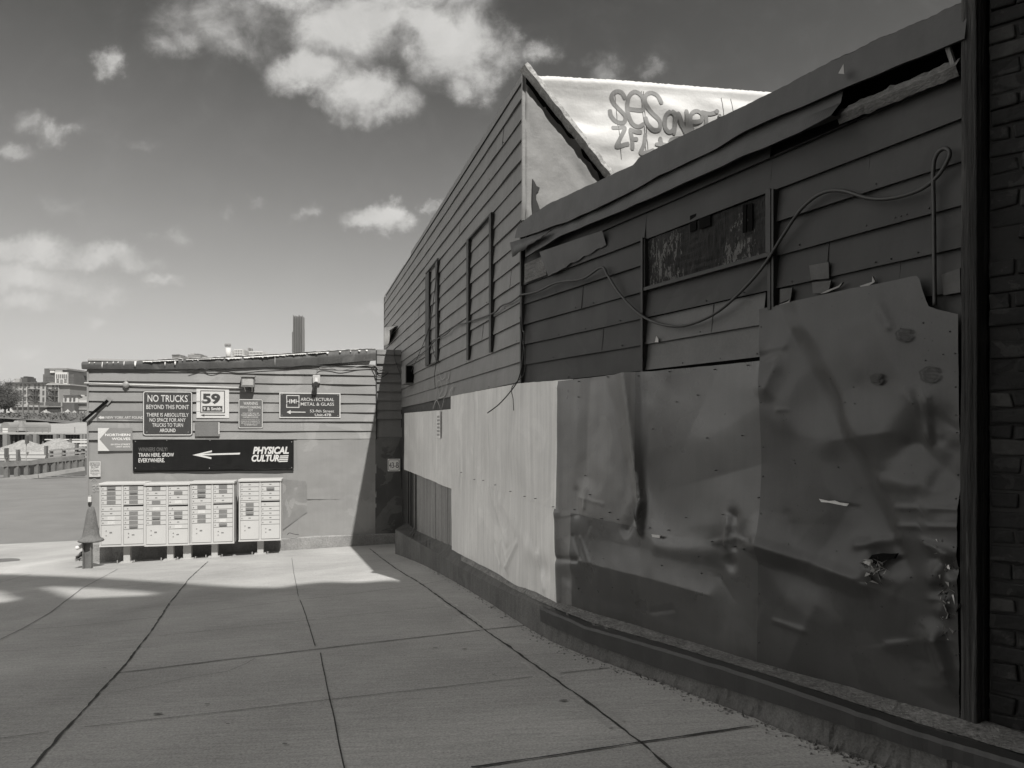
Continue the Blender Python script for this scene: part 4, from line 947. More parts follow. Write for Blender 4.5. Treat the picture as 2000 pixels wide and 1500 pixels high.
def drip(px, top, w, L):
    s_ = SW.hit(px); zt = SW.z(px, lin(FT, px)) - .012; ln = L / F * 14
    mb.add([SW.pt(s_ - w, zt, .09), SW.pt(s_ + w, zt, .09), SW.pt(s_ + w * .7, zt - ln * .7, .118), SW.pt(s_, zt - ln, .115), SW.pt(s_ - w * .7, zt - ln * .6, .118)], ((0, 1, 2, 3, 4),))
k = 178
while k < 728:
    drip(k, 0, rnd.uniform(.008, .03) if k > 260 else .008, rnd.choice([2.5, 3, 3.5, 4, 5]) + (rnd.choice([0, 0, 6, 9]) if k < 360 else 0)); k += rnd.uniform(5, 26)
for (x0, x1, L) in [(285, 352, 2.2), (368, 440, 1.6), (448, 472, 4), (480, 560, 3.0), (562, 600, 2.6), (604, 640, 1.5)]:
    m_ = int((x1 - x0) / 4)
    for i in range(m_): drip(x0 + (x1 - x0) * i / m_, 0, .030, L * rnd.uniform(.7, 1.25))
drip(538, 0, .005, 22); mb.build('white_drips', M_WHITE, fas)['kind'] = 'stuff'
# lower sheet metal, torn ends, base kerb
def ssheet(x0, x1, top, bot, off, material, seed, amp=1.0):
    a, b = SW.hit(x0), SW.hit(x1); n = max(6, int((b - a) / .05)); rows = []
    for i in range(n + 1):
        s_ = a + (b - a) * i / n; px = x0 + (x1 - x0) * i / n; zt, zb = SW.z(px, lin(top, px)), SW.z(px, lin(bot, px)); row = []
        for j in range(41):
            z_ = zb + (zt - zb) * j / 40
            h = amp * (.012 * noise.noise(Vector((s_ * 1.3, z_ * 1.2, seed))) + .007 * noise.noise(Vector((s_ * 4, z_ * 3, seed + 3))) + .003 * noise.noise(Vector((s_ * 11, z_ * 8, seed + 5))))
            row.append(SW.pt(s_, z_, off + .02 + h))
        rows.append(row)
    m2 = MB(); m2.grid(rows); m2.sm = True; m2.build('sheet_panel', material, shed)
ssheet(172, 262, [(172, 866), (262, 866)], [(172, 1062), (262, 1062)], -.008, M_SHEETS, 31)
ssheet(258, 585, [(258, 868), (585, 860)], [(258, 1066), (585, 1052)], -.004, M_SHEETS, 32)
ssheet(580, 735, [(580, 859), (735, 857)], [(580, 975), (735, 975)], .004, M_SHEETS, 33, 1.2)
ssheet(582, 735, [(582, 968), (735, 964)], [(582, 1050), (735, 1044)], .0, M_SHEETS, 34, 1.2)
ssheet(733, 789, [(733, 853), (789, 853)], [(733, 1043), (789, 1040)], .008, mat('shaded shed sheet', .075, .4, .4, var=.25, patch=.8, patch_g=.13, patch_scale=1.6), 35, 1.4)  # shade wedge in the corner put into a darker sheet colour
ssheet(545, 600, [(545, 935), (600, 940)], [(545, 1040), (600, 1000)], .012, mat('smeared sheet', .225, .4, .45, var=.2, patch=.8, patch_g=.29, patch_scale=3), 36, 1.0)
mb = MB(); n = 60; rows = []
for i in range(n + 1):
    px = 176 + (792 - 176) * i / n; s_ = SW.hit(px); zt = SW.z(px, lin([(176, 1062), (545, 1052), (620, 1047), (792, 1041)], px)); zb = -1.6; j_ = .012 * jit(px, 1, 1, .08); o_ = .09 if px > 545 else .06
    rows.append([SW.pt(s_, zb, o_ + .015 + j_), SW.pt(s_, (zt - 1.15) / 2, o_ + j_), SW.pt(s_, zt - .01, o_ - .005 + j_), SW.pt(s_, zt + .01, o_ - .03), SW.pt(s_, zt + .012, -.01)])
mb.grid(rows); mb.build('base_kerb', mat('kerb concrete', 0.24, .9, .2, var=.3, scale=3, fine=50, fvar=.45, bump=.8, bscale=50, bdist=.012), shed)
# bits of the left corner: bracket, strap, rotten board
mb = MB(); mb.prism([SW.px(163, 733, .0), SW.px(172, 736, 0), SW.px(172, 746, 0), SW.px(166, 742, 0)], SW.nrm(-1) * -.1); mb.build('broken_bracket', M_TRIM, shed)
mb = MB(); mb.bar(SW.px(212, 782, .05), SW.px(167, 823, .14), .05, .012, SW.nrm(-1)); tag(mb.build('steel_strap', M_BLACK, None), 'dark diagonal steel strap bolted at the left corner of the shed', 'strap')
mb = MB(); mb.prism([SW.px(x, y, .036) for x, y in [(203, 783), (213, 775), (221, 781), (211, 792)]], SW.nrm(-1) * .01); mb.build('strap_plate', M_SSIDE, shed)
# chalked mark and stickers at the corner
mb = MB()
MARK = [[(181, 949), (186, 947), (188, 951), (184, 953), (188, 956), (186, 959), (181, 958)], [(189, 953), (193, 951), (196, 954), (194, 958), (190, 957)], [(187, 946), (190, 948), (193, 945)]]
for i, st in enumerate(MARK): stroke(mb, SW, st, .011, lambda a, b: 0, .034 + .003 * i)
mb.build('chalk_mark', mat('chalk', .42, .9, .1), shed)
mb = MB()
for i, st in enumerate([[(180, 938), (184, 934), (189, 936), (188, 940)], [(183, 939), (186, 936)]]): stroke(mb, SW, st, .008, lambda a, b: 0, .035 + .003 * i)
mb.build('scrawl', mat('scrawl grey', .33, .9, .1), shed)

# ------------------------------------------------------------------ signs
t, o = sign('traffic_sign', 'dark rounded sign with a white border reading NO TRUCKS BEYOND THIS POINT', SW, 280, 764, 377, 851, .05, M_SIGND, .04)
border(SW, 280.8, 764.8, 376.2, 850.2, .048, 1.6, o + .002).build('border', M_PAINTW, t)
lettering(SW, [('NO TRUCKS', 328.5, 778.5, 78, 13.5, .008), ('BEYOND THIS POINT', 328.5, 795, 83, 8.5, .006), ('THERE IS ABSOLUTELY', 328.5, 810.3, 82, 7.2, .006), ('NO SPACE FOR ANY', 328.5, 820.2, 70, 7.2, .006), ('TRUCKS TO TURN', 328.5, 830.2, 60, 7.2, .006), ('AROUND', 328.5, 840.5, 31, 7.2, .018)], o + .002, M_PAINTW, t)
bolts(SW, [(288.5, 770), (369.5, 772), (288, 844), (368.5, 844)], o, t)
t, o = sign('number_sign', 'white square sign with a large dark 59 and an arrow below', SW, 384.5, 759.5, 448, 816.5, .004, M_PAINTW, .036)
border(SW, 392, 763, 440, 807, .003, 1.5, o + .002).build('inner_border', M_SIGND, t)
poly(SW, [(396, 793), (435, 793), (435, 804), (396, 804)], o + .002).build('name_bar', M_SIGND, t)
lettering(SW, [('59', 413.5, 779, 35, 20.5, .045)], o + .003, M_SIGND, t, 'number')
lettering(SW, [('9 & Smith', 415.5, 798.4, 35, 6.5, .03)], o + .004, M_PAINTW, t)
poly(SW, [(392.5, 811), (400, 808.8), (400, 810.3), (440, 810.4), (440, 812), (400, 811.9), (400, 813.6)], o + .003).build('arrow', M_SIGND, t)
t = thing('blank_plate', 'blank grey box plate fixed under the white number sign', 'plate', SW.px(406, 855, .04), 'signs and plates on the shed front')
panel(SW, 382.5, 824, 430, 852, .004, .03, .075).build('panel', mat('plain grey plate', .17, .5, .3, var=.15), t); panel(SW, 428, 825, 430, 848, .002, .076, .079).build('edge_strip', M_PAINTW, t)
t, o = sign('parking_sign', 'narrow grey rounded sign with a parking WARNING in white letters', SW, 466, 779.5, 514, 837, .03, M_SIGNM, .036)
border(SW, 466.7, 780.2, 513.3, 836.2, .028, 1.2, o + .002).build('border', M_PAINTW, t)
lettering(SW, [('WARNING', 490, 788, 28, 6.2, .008), ('PRIVATE PARKING', 490, 795.5, 40, 5, .008), ('LOT', 490, 801.2, 9, 4.6, .008), ('VIOLATORS WILL BE', 490, 807.5, 32, 3, 0.0), ('TOWED IMMEDIATELY AT', 490, 811.2, 38, 3, .01), ("OWNER'S EXPENSE", 490, 815, 30, 3, 0.0), ('TOWING PERFORMED BY J&C', 490, 820.5, 36, 2.4, 0.0), ('TOWING INC 4 MARSHALL ST', 490, 823.6, 37, 2.4, 0.0), ('BROOKLYN, NY 718-714-3171', 490, 826.7, 36, 2.4, 0.0), ('TO REDEEM VEHICLE', 490, 829.8, 26, 2.4, .01)], o + .002, M_PAINTW, t)
t, o = sign('company_sign', 'dark rectangular sign with a square HMH emblem under the small lamp', SW, 546, 767.5, 665, 816.5, .003, M_SIGND, .04)
border(SW, 546, 767.5, 665, 816.5, .002, 1.9, o + .002).build('border', M_PAINTW, t)
border(SW, 559.5, 772, 585, 796.5, .002, 1.5, o + .002).build('emblem_frame', M_PAINTW, t)
poly(SW, [(557.5, 779.5), (587, 779.5), (587, 789), (557.5, 789)], o + .003).build('emblem_band', M_SIGND, t)
lettering(SW, [('HMH', 572.4, 784, 25, 8.2, .008), ('ARCHITECTURAL', 620, 780.3, 65, 6.2, .008), ('METAL & GLASS', 620, 789.5, 65, 6.2, .008), ('53-9th Street', 629, 803, 47, 5.4, .006), ('Unit-47B', 631, 810.5, 32, 5.2, .018)], o + .004, M_PAINTW, t)
poly(SW, [(560, 805), (568, 801), (568, 803.9), (597, 804.3), (597, 806), (568, 805.8), (568, 809)], o + .003).build('arrow', M_PAINTW, t)
bolts(SW, [(551, 771), (660, 772), (551, 811), (660, 812)], o, t)
t, o = sign('foundation_sign', 'long low grey sign partly covered by the no trucks sign', SW, 190, 802.5, 283, 822, .003, mat('foundation sign face', .16, .5, .35, var=.1, streak=.1), .028)
lettering(SW, [('NEW YORK ART FOUND', 244.5, 815.5, 74, 5, .012)], o + .002, M_PAINTW, t)
poly(SW, [(193, 815.5), (198.5, 812), (198.5, 813.7), (205, 813.7), (205, 817.6), (198.5, 817.6), (198.5, 819)], o + .002).build('arrow', M_PAINTW, t)
t, o = sign('wolves_sign', 'pale sign with a white arrowhead edge reading NORTHERN WOLVES', SW, 193, 836, 260, 880.5, .003, mat('pale sign face', .23, .5, .3, var=.05), .045)
poly(SW, [(193, 836), (215.5, 836), (196, 858), (215.5, 880.5), (193, 880.5)], o + .002).build('arrowhead', M_PAINTW, t)
lettering(SW, [('NORTHERN', 231.5, 849.3, 49, 5, .02), ('WOLVES', 238, 857, 36, 5, .02), ('59 9TH STREET', 237, 868, 38, 3, .01), ('UNIT #5AF2', 242, 872.5, 28, 3, .01)], o + .003, mat('bright white letters', .8, .5, .3, var=.03), t)
t, o = sign('gym_banner', 'wide black banner with white arrow and slanted white lettering', SW, 261, 859.5, 574, 917, .004, M_BANNER, .045, .008)
lettering(SW, [('WINNERS ONLY!', 300, 877.5, 56, 8, .02)], o + .002, mat('grey lettering', .11, .5, .3), t, 'grey_lettering')
lettering(SW, [('TRAIN HERE, GROW', 306.5, 888.8, 69, 8.6, .015), ('EVERYWHERE.', 297.5, 898.8, 51, 8, .015), ('PHYSICAL', 529.5, 879.5, 70, 14.5, .045, .22), ('CULTUR', 519, 894.6, 54, 13.5, .045, .22)], o + .002, M_PAINTW, t)
mb = MB()
for k in range(4):
    y = 889.5 + 3.5 * k; P = [(547.5 - k * .8, y), (564 - k * .5, y - .6), (563.4 - k * .5, y + 1.7), (547 - k * .8, y + 2.2)]
    mb.add([SW.px(x, y_, o + .002) for x, y_ in P], ((0, 1, 2, 3),))
mb.build('bar_letter', M_PAINTW, t)['kind'] = 'stuff'
poly(SW, [(377, 888.5), (415, 879.5), (414.5, 883), (396, 886.2), (470, 884), (469, 887.4), (396, 889.2), (414, 893), (413.5, 896.3)], o + .002).build('arrow', M_PAINTW, t)
poly(SW, [(262, 917), (574, 917), (573, 922.5), (520, 925), (450, 923), (380, 925), (310, 923), (262, 924)], .022, .004).build('banner_shadow', M_TRIM, t)  # shadow below the banner drawn as a dark strip
bolts(SW, [(266, 862), (327, 860), (411, 860), (266, 914), (410, 914), (570, 863), (570, 913)], o, t)
t, o = sign('caution_sign', 'small pale CAUTION SLOW DOWN notice at the shed corner', SW, 175.5, 901, 198, 931, .01, mat('caution face', .5, .5, .3, var=.05), .042)
poly(SW, [(177, 903), (196.5, 903), (196.5, 909), (177, 909)], o + .002).build('title_bar', mat('caution bar', .14, .5, .3), t)
lettering(SW, [('CAUTION', 186.8, 906, 17.5, 4.3, .02)], o + .004, M_PAINTW, t, 'title')
lettering(SW, [('SLOW', 187, 912.3, 15, 4.6, .008), ('DOWN', 187, 919.2, 16.5, 4.6, .008), ('PEDESTRIAN', 187, 924, 18, 1.8, 0.0), ('TRAFFIC', 187, 927, 11, 1.6, .01)], o + .002, M_INK, t)
t, o = sign('unit_plate', 'small white plate reading 43-B in the shaded corner', SW, 757, 896, 781, 920, .008, mat('fresh white plate', .85, .5, .3, var=.03), .05)
border(SW, 758.5, 897.5, 779.5, 918.5, .02, .8, o + .002).build('border', M_INK, t)
lettering(SW, [('43-B', 769, 908.3, 18.5, 11, .0)], o + .002, M_INK, t)
# narrow pale sticker on the pale metal
t = thing('strip_label', 'narrow upright pale label stuck on the pale sheet metal', 'label', LW.px(864, 855, .06))
def lbox(x0, y0, x1, y1, o0, o1):
    mb = MB(); a, b, z0, z1 = LW.rect(x0, y0, x1, y1); LW.box(mb, a, b, z0, z1, o0, o1); return mb
lbox(861, 803, 869, 856, .068, .07).build('panel', mat('label paper', .6, .6, .3), t)
mb = MB()
for k in range(6): a, b, z0, z1 = LW.rect(862.5, 812 + 7 * k, 867.5, 816 + 7 * k); LW.box(mb, a, b, z0, z1, .07, .0712)
mb.build('print', mat('label print', .25, .6, .3), t)['kind'] = 'stuff'
# pale chalky scrawl on the rear siding
mb = MB()
SCR = [[(860, 722), (866, 740), (872, 738), (873, 728), (876, 742), (880, 738), (882, 726)], [(855, 728), (856, 770), (850, 800)], [(862, 770), (858, 748), (864, 744), (868, 760), (862, 776), (874, 772), (878, 750)], [(878, 745), (872, 780), (868, 798)], [(882, 776), (886, 762), (890, 756), (888, 768), (886, 780)], [(851, 798), (858, 782), (863, 790), (866, 800)]]
for i, st in enumerate(SCR): stroke(mb, FW, st, .014, lambda a, b: 0, .032 + .003 * i)
mb.build('scrawl', mat('faint scrawl', .30, .7, .2), house)
# grease marks rubbed on the dark metal
M_RUB = mat('rubbed mark', .045, .6, .2)
for (x, y, r_) in [(1738, 742, 11), (1790, 657, 13), (1737, 742, 8), (1838, 733, 16)]:
    mb = MB(); pts = [(x + r_ * math.cos(k * .5) * (1 + .15 * math.sin(k * 3)), y + r_ * math.sin(k * .5) * .9) for k in range(13)]
    stroke(mb, LW, pts, .008, lambda a, b: hsh(a, b), .088)
    for q in range(3): stroke(mb, LW, [(x - r_ * .7, y - r_ * .4 + q * r_ * .4), (x, y - r_ * .45 + q * r_ * .4), (x + r_ * .7, y - r_ * .35 + q * r_ * .4)], .006, lambda a, b: hsh(a, b), .090 + .003 * q)
    mb.build('rubbed_mark', M_RUB, house)

# ------------------------------------------------------------------ lamps, conduit, boxes and cables
t = thing('floodlight', 'square grey floodlight at the end of the pale conduit', 'lamp', SW.px(486, 768, .1), 'lamps on the shed front')
n_ = SW.nrm(-1); d_ = SW.dir(-1)
mb = MB(); SW.box(mb, SW.hit(473.5), SW.hit(499), SW.z(486, 757), SW.z(486, 736.5), .20, .08); mb.build('housing', mat('lamp housing', .2, .5, .4), t, bevel=.008)
mb = MB(); SW.box(mb, SW.hit(472), SW.hit(500.5), SW.z(486, 737.5), SW.z(486, 735), .235, .07); mb.build('visor', M_GALV, t)
mb = MB(); SW.box(mb, SW.hit(476), SW.hit(496.5), SW.z(486, 753.5), SW.z(486, 738.5), .206, .199); mb.build('lens', mat('lamp glass', .42, .15, .6), t)
mb = MB(); mb.bar(SW.px(481, 765, .06), SW.px(479, 756, .12), .02, .02); mb.bar(SW.px(493, 765, .06), SW.px(494, 756, .12), .02, .02); mb.build('bracket', M_GALV, t)
mb = MB(); mb.lathe([(.05, 0), (.06, .02), (.055, .09), (.03, .11)], SW.px(488, 761, .0) , 14, (d_, UP, n_)); mb.build('sensor', mat('sensor case', .1, .5, .4), t, smooth=False)
t = thing('wall_lamp', 'small white wall lamp fed by the curved cable above the company sign', 'lamp', SW.px(617, 760, .1), 'lamps on the shed front')
mb = MB(); SW.box(mb, SW.hit(611), SW.hit(625.5), SW.z(618, 749), SW.z(618, 733), .09, .02); mb.build('housing', mat('white lamp case', .45, .5, .3), t, bevel=.01)
mb = MB(); a = SW.px(618, 741, .09); b = a + n_ * .12 - UP * .10; mb.tube([a, a.lerp(b, .5), b], [.045, .05, .058], 14); mb.build('shade', mat('white lamp shade', .48, .5, .3), t, smooth=True)
mb = MB(); mb.tube([b - n_ * .005, b + (b - a).normalized() * .012], .05, 14); mb.build('lens', mat('dark lens', .08, .2, .6), t)
mb = MB(); mb.bar(SW.px(617, 750, .06), SW.px(615, 764, .10), .012, .012); mb.lathe([(.04, 0), (.045, .06)], SW.px(614.5, 768, .09) - n_ * .03, 12, (d_, UP, n_)); mb.build('sensor', mat('sensor black', .02, .4, .4), t)
t = thing('conduit', 'pale horizontal pipe conduit with round junction box across the shed', 'conduit', SW.px(300, 756, .05))
mb = MB(); mb.tube([SW.px(167, 748.5, .06), SW.px(248, 751, .055), SW.px(330, 754, .055), SW.px(474, 758, .055)], .016, 10); mb.build('pipe', mat('pale conduit', .55, .45, .4), t, smooth=True)
mb = MB(); mb.lathe([(.055, 0), (.06, .01), (.06, .05), (.04, .07), (.015, .075)], SW.px(248, 752, .03), 18, (d_, UP, n_)); mb.build('junction_box', M_GALV, t)
mb = MB(); SW.box(mb, SW.hit(245.5), SW.hit(250.5), SW.z(248, 747), SW.z(248, 742), .07, .03); mb.build('hub', M_GALV, t)
t = thing('speaker_box', 'black open box fixed to the rear siding near the shed corner', 'box', FW.px(810, 751, .05))
a, b = FW.hit(801), FW.hit(809.5); z0, z1 = FW.z(806, 750), FW.z(806, 716)
mb = MB(); FW.box(mb, a, b, z0, z1, .17, .0); mb.build('case', mat('box case', .11, .5, .4, var=.2), t)
mb = MB(); mb.hexa([FW.pt(b + .001, z0 + .012, .155), FW.pt(b + .004, z0 + .012, .155), FW.pt(b + .004, z0 + .012, .015), FW.pt(b + .001, z0 + .012, .015), FW.pt(b + .001, z1 - .012, .155), FW.pt(b + .004, z1 - .012, .155), FW.pt(b + .004, z1 - .012, .015), FW.pt(b + .001, z1 - .012, .015)]); mb.build('grille', M_BLACK, t)
t = thing('key_box', 'small white lock box hung on the shed corner above the rusty bell', 'box', SW.px(178, 982, .05))
mb = MB(); SW.box(mb, SW.hit(174.5), SW.hit(181), SW.z(178, 980), SW.z(178, 970), .09, .035); mb.build('case', M_PAINTW, t, bevel=.006)
mb = MB(); SW.box(mb, SW.hit(175), SW.hit(180.5), SW.z(178, 970), SW.z(178, 967), .07, .035); mb.build('cap', M_GALV, t)
def spl(pts, n=8):
    o_ = []
    for i in range(len(pts) - 1):
        p0, p1, p2, p3 = pts[max(i - 1, 0)], pts[i], pts[i + 1], pts[min(i + 2, len(pts) - 1)]
        for j in range(n):
            t_ = j / n; o_.append(.5 * (2 * p1 + (p2 - p0) * t_ + (2 * p0 - 5 * p1 + 4 * p2 - p3) * t_ * t_ + (3 * p1 - p0 - 3 * p2 + p3) * t_ ** 3))
    return o_ + [pts[-1]]
def cable(WL, pts, r_, label, material=None, off=.05, group='cables hanging on the walls', name='cable'):
    P = spl([WL.px(p[0], p[1], p[2] if len(p) > 2 else off) for p in pts]); mb = MB(); mb.tube(P, r_, 7)
    o_ = mb.build(name, material or M_CABLE, None, smooth=True); tag(o_, label, 'cable', group); return o_
cable(NW, [(1027, 577), (1060, 571), (1100, 553), (1150, 546), (1187, 524), (1200, 540), (1225, 577), (1262, 614), (1300, 633), (1345, 638), (1395, 622), (1440, 592), (1500, 530), (1545, 462), (1580, 412), (1620, 381), (1660, 376), (1710, 390), (1755, 391), (1810, 376), (1846, 350), (1868, 316), (1870, 300), (1860, 295), (1846, 306), (1839, 335), (1840, 420), (1841, 520), (1842, 598)], .0098, 'thick black cable swagging across the dark front siding', off=.062)
cable(FW, [(1026, 577), (1008, 590), (988, 598), (972, 612), (930, 627), (915, 632), (895, 637), (878, 653), (858, 664), (838, 684), (815, 701), (794, 717), (788, 722)], .009, 'thin cable climbing along the tall rear siding', off=.05)
cable(NW, [(1029, 560), (1030, 640), (1034, 652), (1031, 700), (1029, 740, .09), (1026, 765, .16), (1010, 790, .2), (994, 807, .24)], .006, 'thin loose wire dangling with a curled tail at the building corner', off=.055)
cable(NW, [(1026, 620), (1030, 660), (1036, 690), (1034, 730), (1027, 757, .15), (1031, 780, .16), (1034, 802, .17)], .004, 'thin loose wire dangling straight at the building corner', off=.06)
cable(FW, [(862, 520), (856, 570), (849, 620), (838, 660), (822, 698), (812, 720), (806, 740)], .006, 'thin wire falling from the blind window to the black box', off=.06)
cable(FW, [(846, 600), (848, 650), (855, 690), (860, 706), (857, 730), (858, 760)], .005, 'thin wire hanging along the narrow blind window trim', off=.065)
cable(SW, [(769, 684), (772, 705), (780, 728), (788, 752), (800, 742)], .006, 'thin wire drooping across the shaded shed corner', off=.06)
cable(SW, [(370, 727), (395, 720), (415, 726), (440, 720), (470, 724), (510, 721), (560, 718), (600, 714), (640, 716), (680, 718), (728, 714)], .008, 'dark cable running just under the shed fascia', off=.07)
cable(SW, [(619, 733), (620, 724), (628, 718), (645, 719), (665, 724), (685, 720), (700, 716), (724, 714), (734, 716), (742, 726), (752, 726)], .009, 'pale cable curving up from the small lamp', M_CABLEG, off=.08)
cable(SW, [(726, 714), (740, 718), (752, 722), (760, 723)], .008, 'short pale cable reaching the shed corner', M_CABLEG, off=.06)
cable(SW, [(728, 716), (733, 728), (736, 736), (748, 736), (758, 728)], .010, 'short black cable looping round the shed corner', off=.075)
cable(SW, [(562, 1043, .1), (566, 1039, .14), (575, 1041, .15), (584, 1043, .1)], .006, 'short bent wire lying on the concrete base of the shed', off=.1)

# ------------------------------------------------------------------ mailboxes
M_MAIL = mat('mailbox enamel', 0.50, .45, .4, var=.03, scale=3, fine=60, fvar=.02, streak=.02, rvar=.05)
M_MAILS = mat('mailbox seam', 0.16, .6, .3)
M_CARD = mat('grey name card', 0.19, .6, .3, var=.1); M_CARDD = mat('dark card slot', 0.04, .6, .3)
M_PED = mat('pedestal metal', 0.42, .45, .4, var=.05)
M_LOCK = mat('lock metal', .30, .35, .5, metal=.7)
def mailbox(label, x0, x1, ytop, ybot, posts, seed, cards, off):
    q = random.Random(seed)
    s0, s1 = SW.hit(x0) , SW.hit(x1); sc = 1 - off / 14.0
    cx_ = (x0 + x1) / 2
    # plan centre of the front face, on the pixel ray
    depth = (SW.plan(SW.hit(cx_)) + SW.nrm(-1) * off); u = (cx_ - CX) / F
    dd = SW.depth(cx_) * sc + 0; fc = Vector((u * dd, dd, 0))
    w = (x1 - x0) / F * dd / (d_.x + u * -d_.y if False else 1) * 1.0
    zb = H + (HY - ybot) / F * dd; zt = H + (HY - ytop) / F * dd; h = zt - zb; dep = .42
    gz = zg(fc.x, fc.y)
    t = thing('cluster_mailbox', label, 'mailbox', Vector((fc.x, fc.y, gz)), 'cluster mailboxes in front of the shed', math.atan2(SD.y, SD.x))
    b0 = zb - gz
    L = lambda m_, name, material, par=t, **k: m_.build(name, material, par, local=True, **k)
    def bx(xa, xb, ya, yb, za, zb_): m_ = MB(); m_.box(((xa + xb) / 2, (ya + yb) / 2, (za + zb_) / 2), (xb - xa, yb - ya, zb_ - za)); return m_
    L(bx(-w / 2, w / 2, .012, dep, b0, b0 + h - .045), 'cabinet', M_MAIL, bevel=.006)
    L(bx(-w / 2 - .012, w / 2 + .012, -.03, dep + .01, b0 + h - .045, b0 + h), 'hood', M_MAIL, bevel=.008)
    L(bx(-w / 2 - .006, w / 2 + .006, -.012, .012, b0, b0 + .03), 'bottom_rail', M_MAIL)
    for sx_ in (-w / 2, w / 2 - .022): L(bx(sx_, sx_ + .022, -.008, .012, b0 + .03, b0 + h - .047), 'side_rail', M_MAIL)
    L(bx(-.017, .017, -.008, .012, b0 + .03, b0 + h - .047), 'centre_rail', M_MAIL)
    L(bx(-w / 2 + .024, w / 2 - .024, .008, .0119, b0 + .03, b0 + h - .047), 'door_gap', M_MAILS)
    U = (h - .075) / 12.9
    for c_, xa, xb in ((0, -w / 2 + .028, -.022), (1, .022, w / 2 - .028)):
        z_ = b0 + h - .06; lay = ['d'] * 4 + ['g'] + ['d'] * 4 + ['p'] if c_ == 0 else ['d'] * 4 + ['s'] + ['o'] + ['d'] * 4 + ['p']; k = 0
        for it in lay:
            hh = {'d': U, 'g': U * .42, 's': U * .42, 'o': U, 'p': None}[it]
            if hh is None: hh = z_ - (b0 + .036)
            za, zb2 = z_ - hh, z_; z_ = za
            if it == 'g': L(bx(xa, xb, -.004, .010, za + .003, zb2 - .003), 'spacer', M_MAIL); continue
            if it == 's': L(bx(xa, xb, -.001, .009, za + .003, zb2 - .003), 'outgoing_slot', M_CARDD); L(bx(xa, xb, -.03, .009, zb2 - .010, zb2 - .003), 'slot_hood', M_MAIL); continue
            D = L(bx(xa, xb, -.006, .009, za + .0045, zb2 - .0045), 'parcel_door' if it == 'p' else ('outgoing_door' if it == 'o' else 'door'), M_MAIL, bevel=.0025)
            lx = xa + .030
            def lock(x_, z2, par):
                m_ = MB(); m_.lathe([(.011, 0), (.010, .006), (.005, .008)], (x_, -.006, z2), 10, (Vector((1, 0, 0)), Vector((0, 0, 1)), Vector((0, -1, 0)))); L(m_, 'lock', M_LOCK, par)
            zm = (za + zb2) / 2
            if it == 'p':
                lock(xa + .085, zb2 - hh * .28, D); lock(xa + .085, zb2 - hh * .52, D); L(bx(xa + .14, xa + .185, -.0085, -.0062, zb2 - hh * .42, zb2 - hh * .34), 'number_plate', M_CARD, D)
            elif it == 'o': lock(xa + .07, zm, D)
            else:
                lock(lx, zm, D); code = cards[c_][k]; k += 1; xm = xa + (xb - xa) * .5
                if code == 'c': L(bx(xm - .075, xm + .075, -.0085, -.0062, za + .012, zb2 - .011), 'name_card', M_CARD, D)
                elif code == 'd': L(bx(xm - .075, xm + .075, -.0085, -.0062, za + .012, zb2 - .011), 'name_card', M_CARD, D); L(bx(xm - .06, xm + .06, -.0098, -.0087, za + .014, za + .030), 'card_slot', M_CARDD, D)
                elif code == 'w': L(bx(xm - .06, xm + .06, -.0085, -.0062, za + .012, zb2 - .012), 'name_card', M_PAINTW, D)
                elif code == 'n': L(bx(xm - .02, xm + .02, -.0085, -.0062, zm - .008, zm + .010), 'number_plate', M_CARD, D)
    for px in posts:
        xo = (px - cx_) / F * dd * 1.0; pw = .115 if px != 360 else .145
        L(bx(xo - pw / 2, xo + pw / 2, .13, .27, -.06, b0 + .002), 'pedestal', M_PED, bevel=.006)
        L(bx(xo - pw / 2 - .05, xo + pw / 2 + .05, .06, .34, -.03, .016), 'base_plate', M_PED)
        for e in (-1, 1): m_ = MB(); m_.lathe([(.010, 0), (.010, .05), (.005, .055)], (xo + e * (pw / 2 + .09), .08, .0), 8); L(m_, 'anchor_bolt', M_GALV)
    return t
mailbox('cream cluster mailbox at the left end beside the rusty bell', 199, 279.5, 943, 1067, [243], 1, ('dccc' + 'nnww', 'cdcc' + 'cccd'), .62)
mailbox('cream cluster mailbox standing on two posts, second from the bell', 286.5, 367, 943.5, 1066, [329, 360], 2, ('cnnc' + 'wcdc', 'ncnw' + 'cdnw'), .62)
mailbox('cream cluster mailbox just left of the wide gap in the row', 375, 454.5, 940.5, 1062.5, [416.5], 3, ('cddn' + 'cwcc', 'ccnn' + 'ccwd'), .62)
mailbox('cream cluster mailbox standing apart at the right end with few name cards', 469, 547, 936, 1056.5, [507], 4, ('nnnn' + 'cddn', 'ndnn' + 'nnnn'), .62)

# rusty bell over a channel post, white drain elbow, scrap metal at the shed corner
M_RUST = mat('rusty iron', 0.15, .9, .2, var=.35, scale=6, fine=60, fvar=.4, bump=.9, bscale=60, bdist=.008)
pc = ground(172, 1110); t = thing('bell_post', 'rusty bell-shaped iron hood over a steel channel post at the shed corner', 'post', pc)
dd = pc.y; zz = lambda y: H + (HY - y) / F * dd; c = Vector(((174 - CX) / F * dd, dd + .06, 0)); m1 = dd / F
mb = MB(); mb.lathe([(.048, zz(991)), (.065, zz(998)), (.085, zz(1010)), (.11, zz(1028)), (.135, zz(1044)), (.15, zz(1051)), (.20, zz(1054)), (.215, zz(1057)), (.20, zz(1058.5)), (.10, zz(1058))], c, 28); mb.build('bell_hood', M_RUST, t, smooth=True)
mb = MB(); w_ = .155; x0_ = (173 - CX) / F * dd
P = [(-.078, 0), (-.078, -.06), (-.06, -.06), (-.06, -.018), (.06, -.018), (.06, -.06), (.078, -.06), (.078, 0)]
mb.prism([Vector((x0_ + a, pc.y + b, pc.z - .1)) for a, b in P], UP * (zz(1058) - pc.z + .1)); mb.build('channel_post', M_RUST, t)
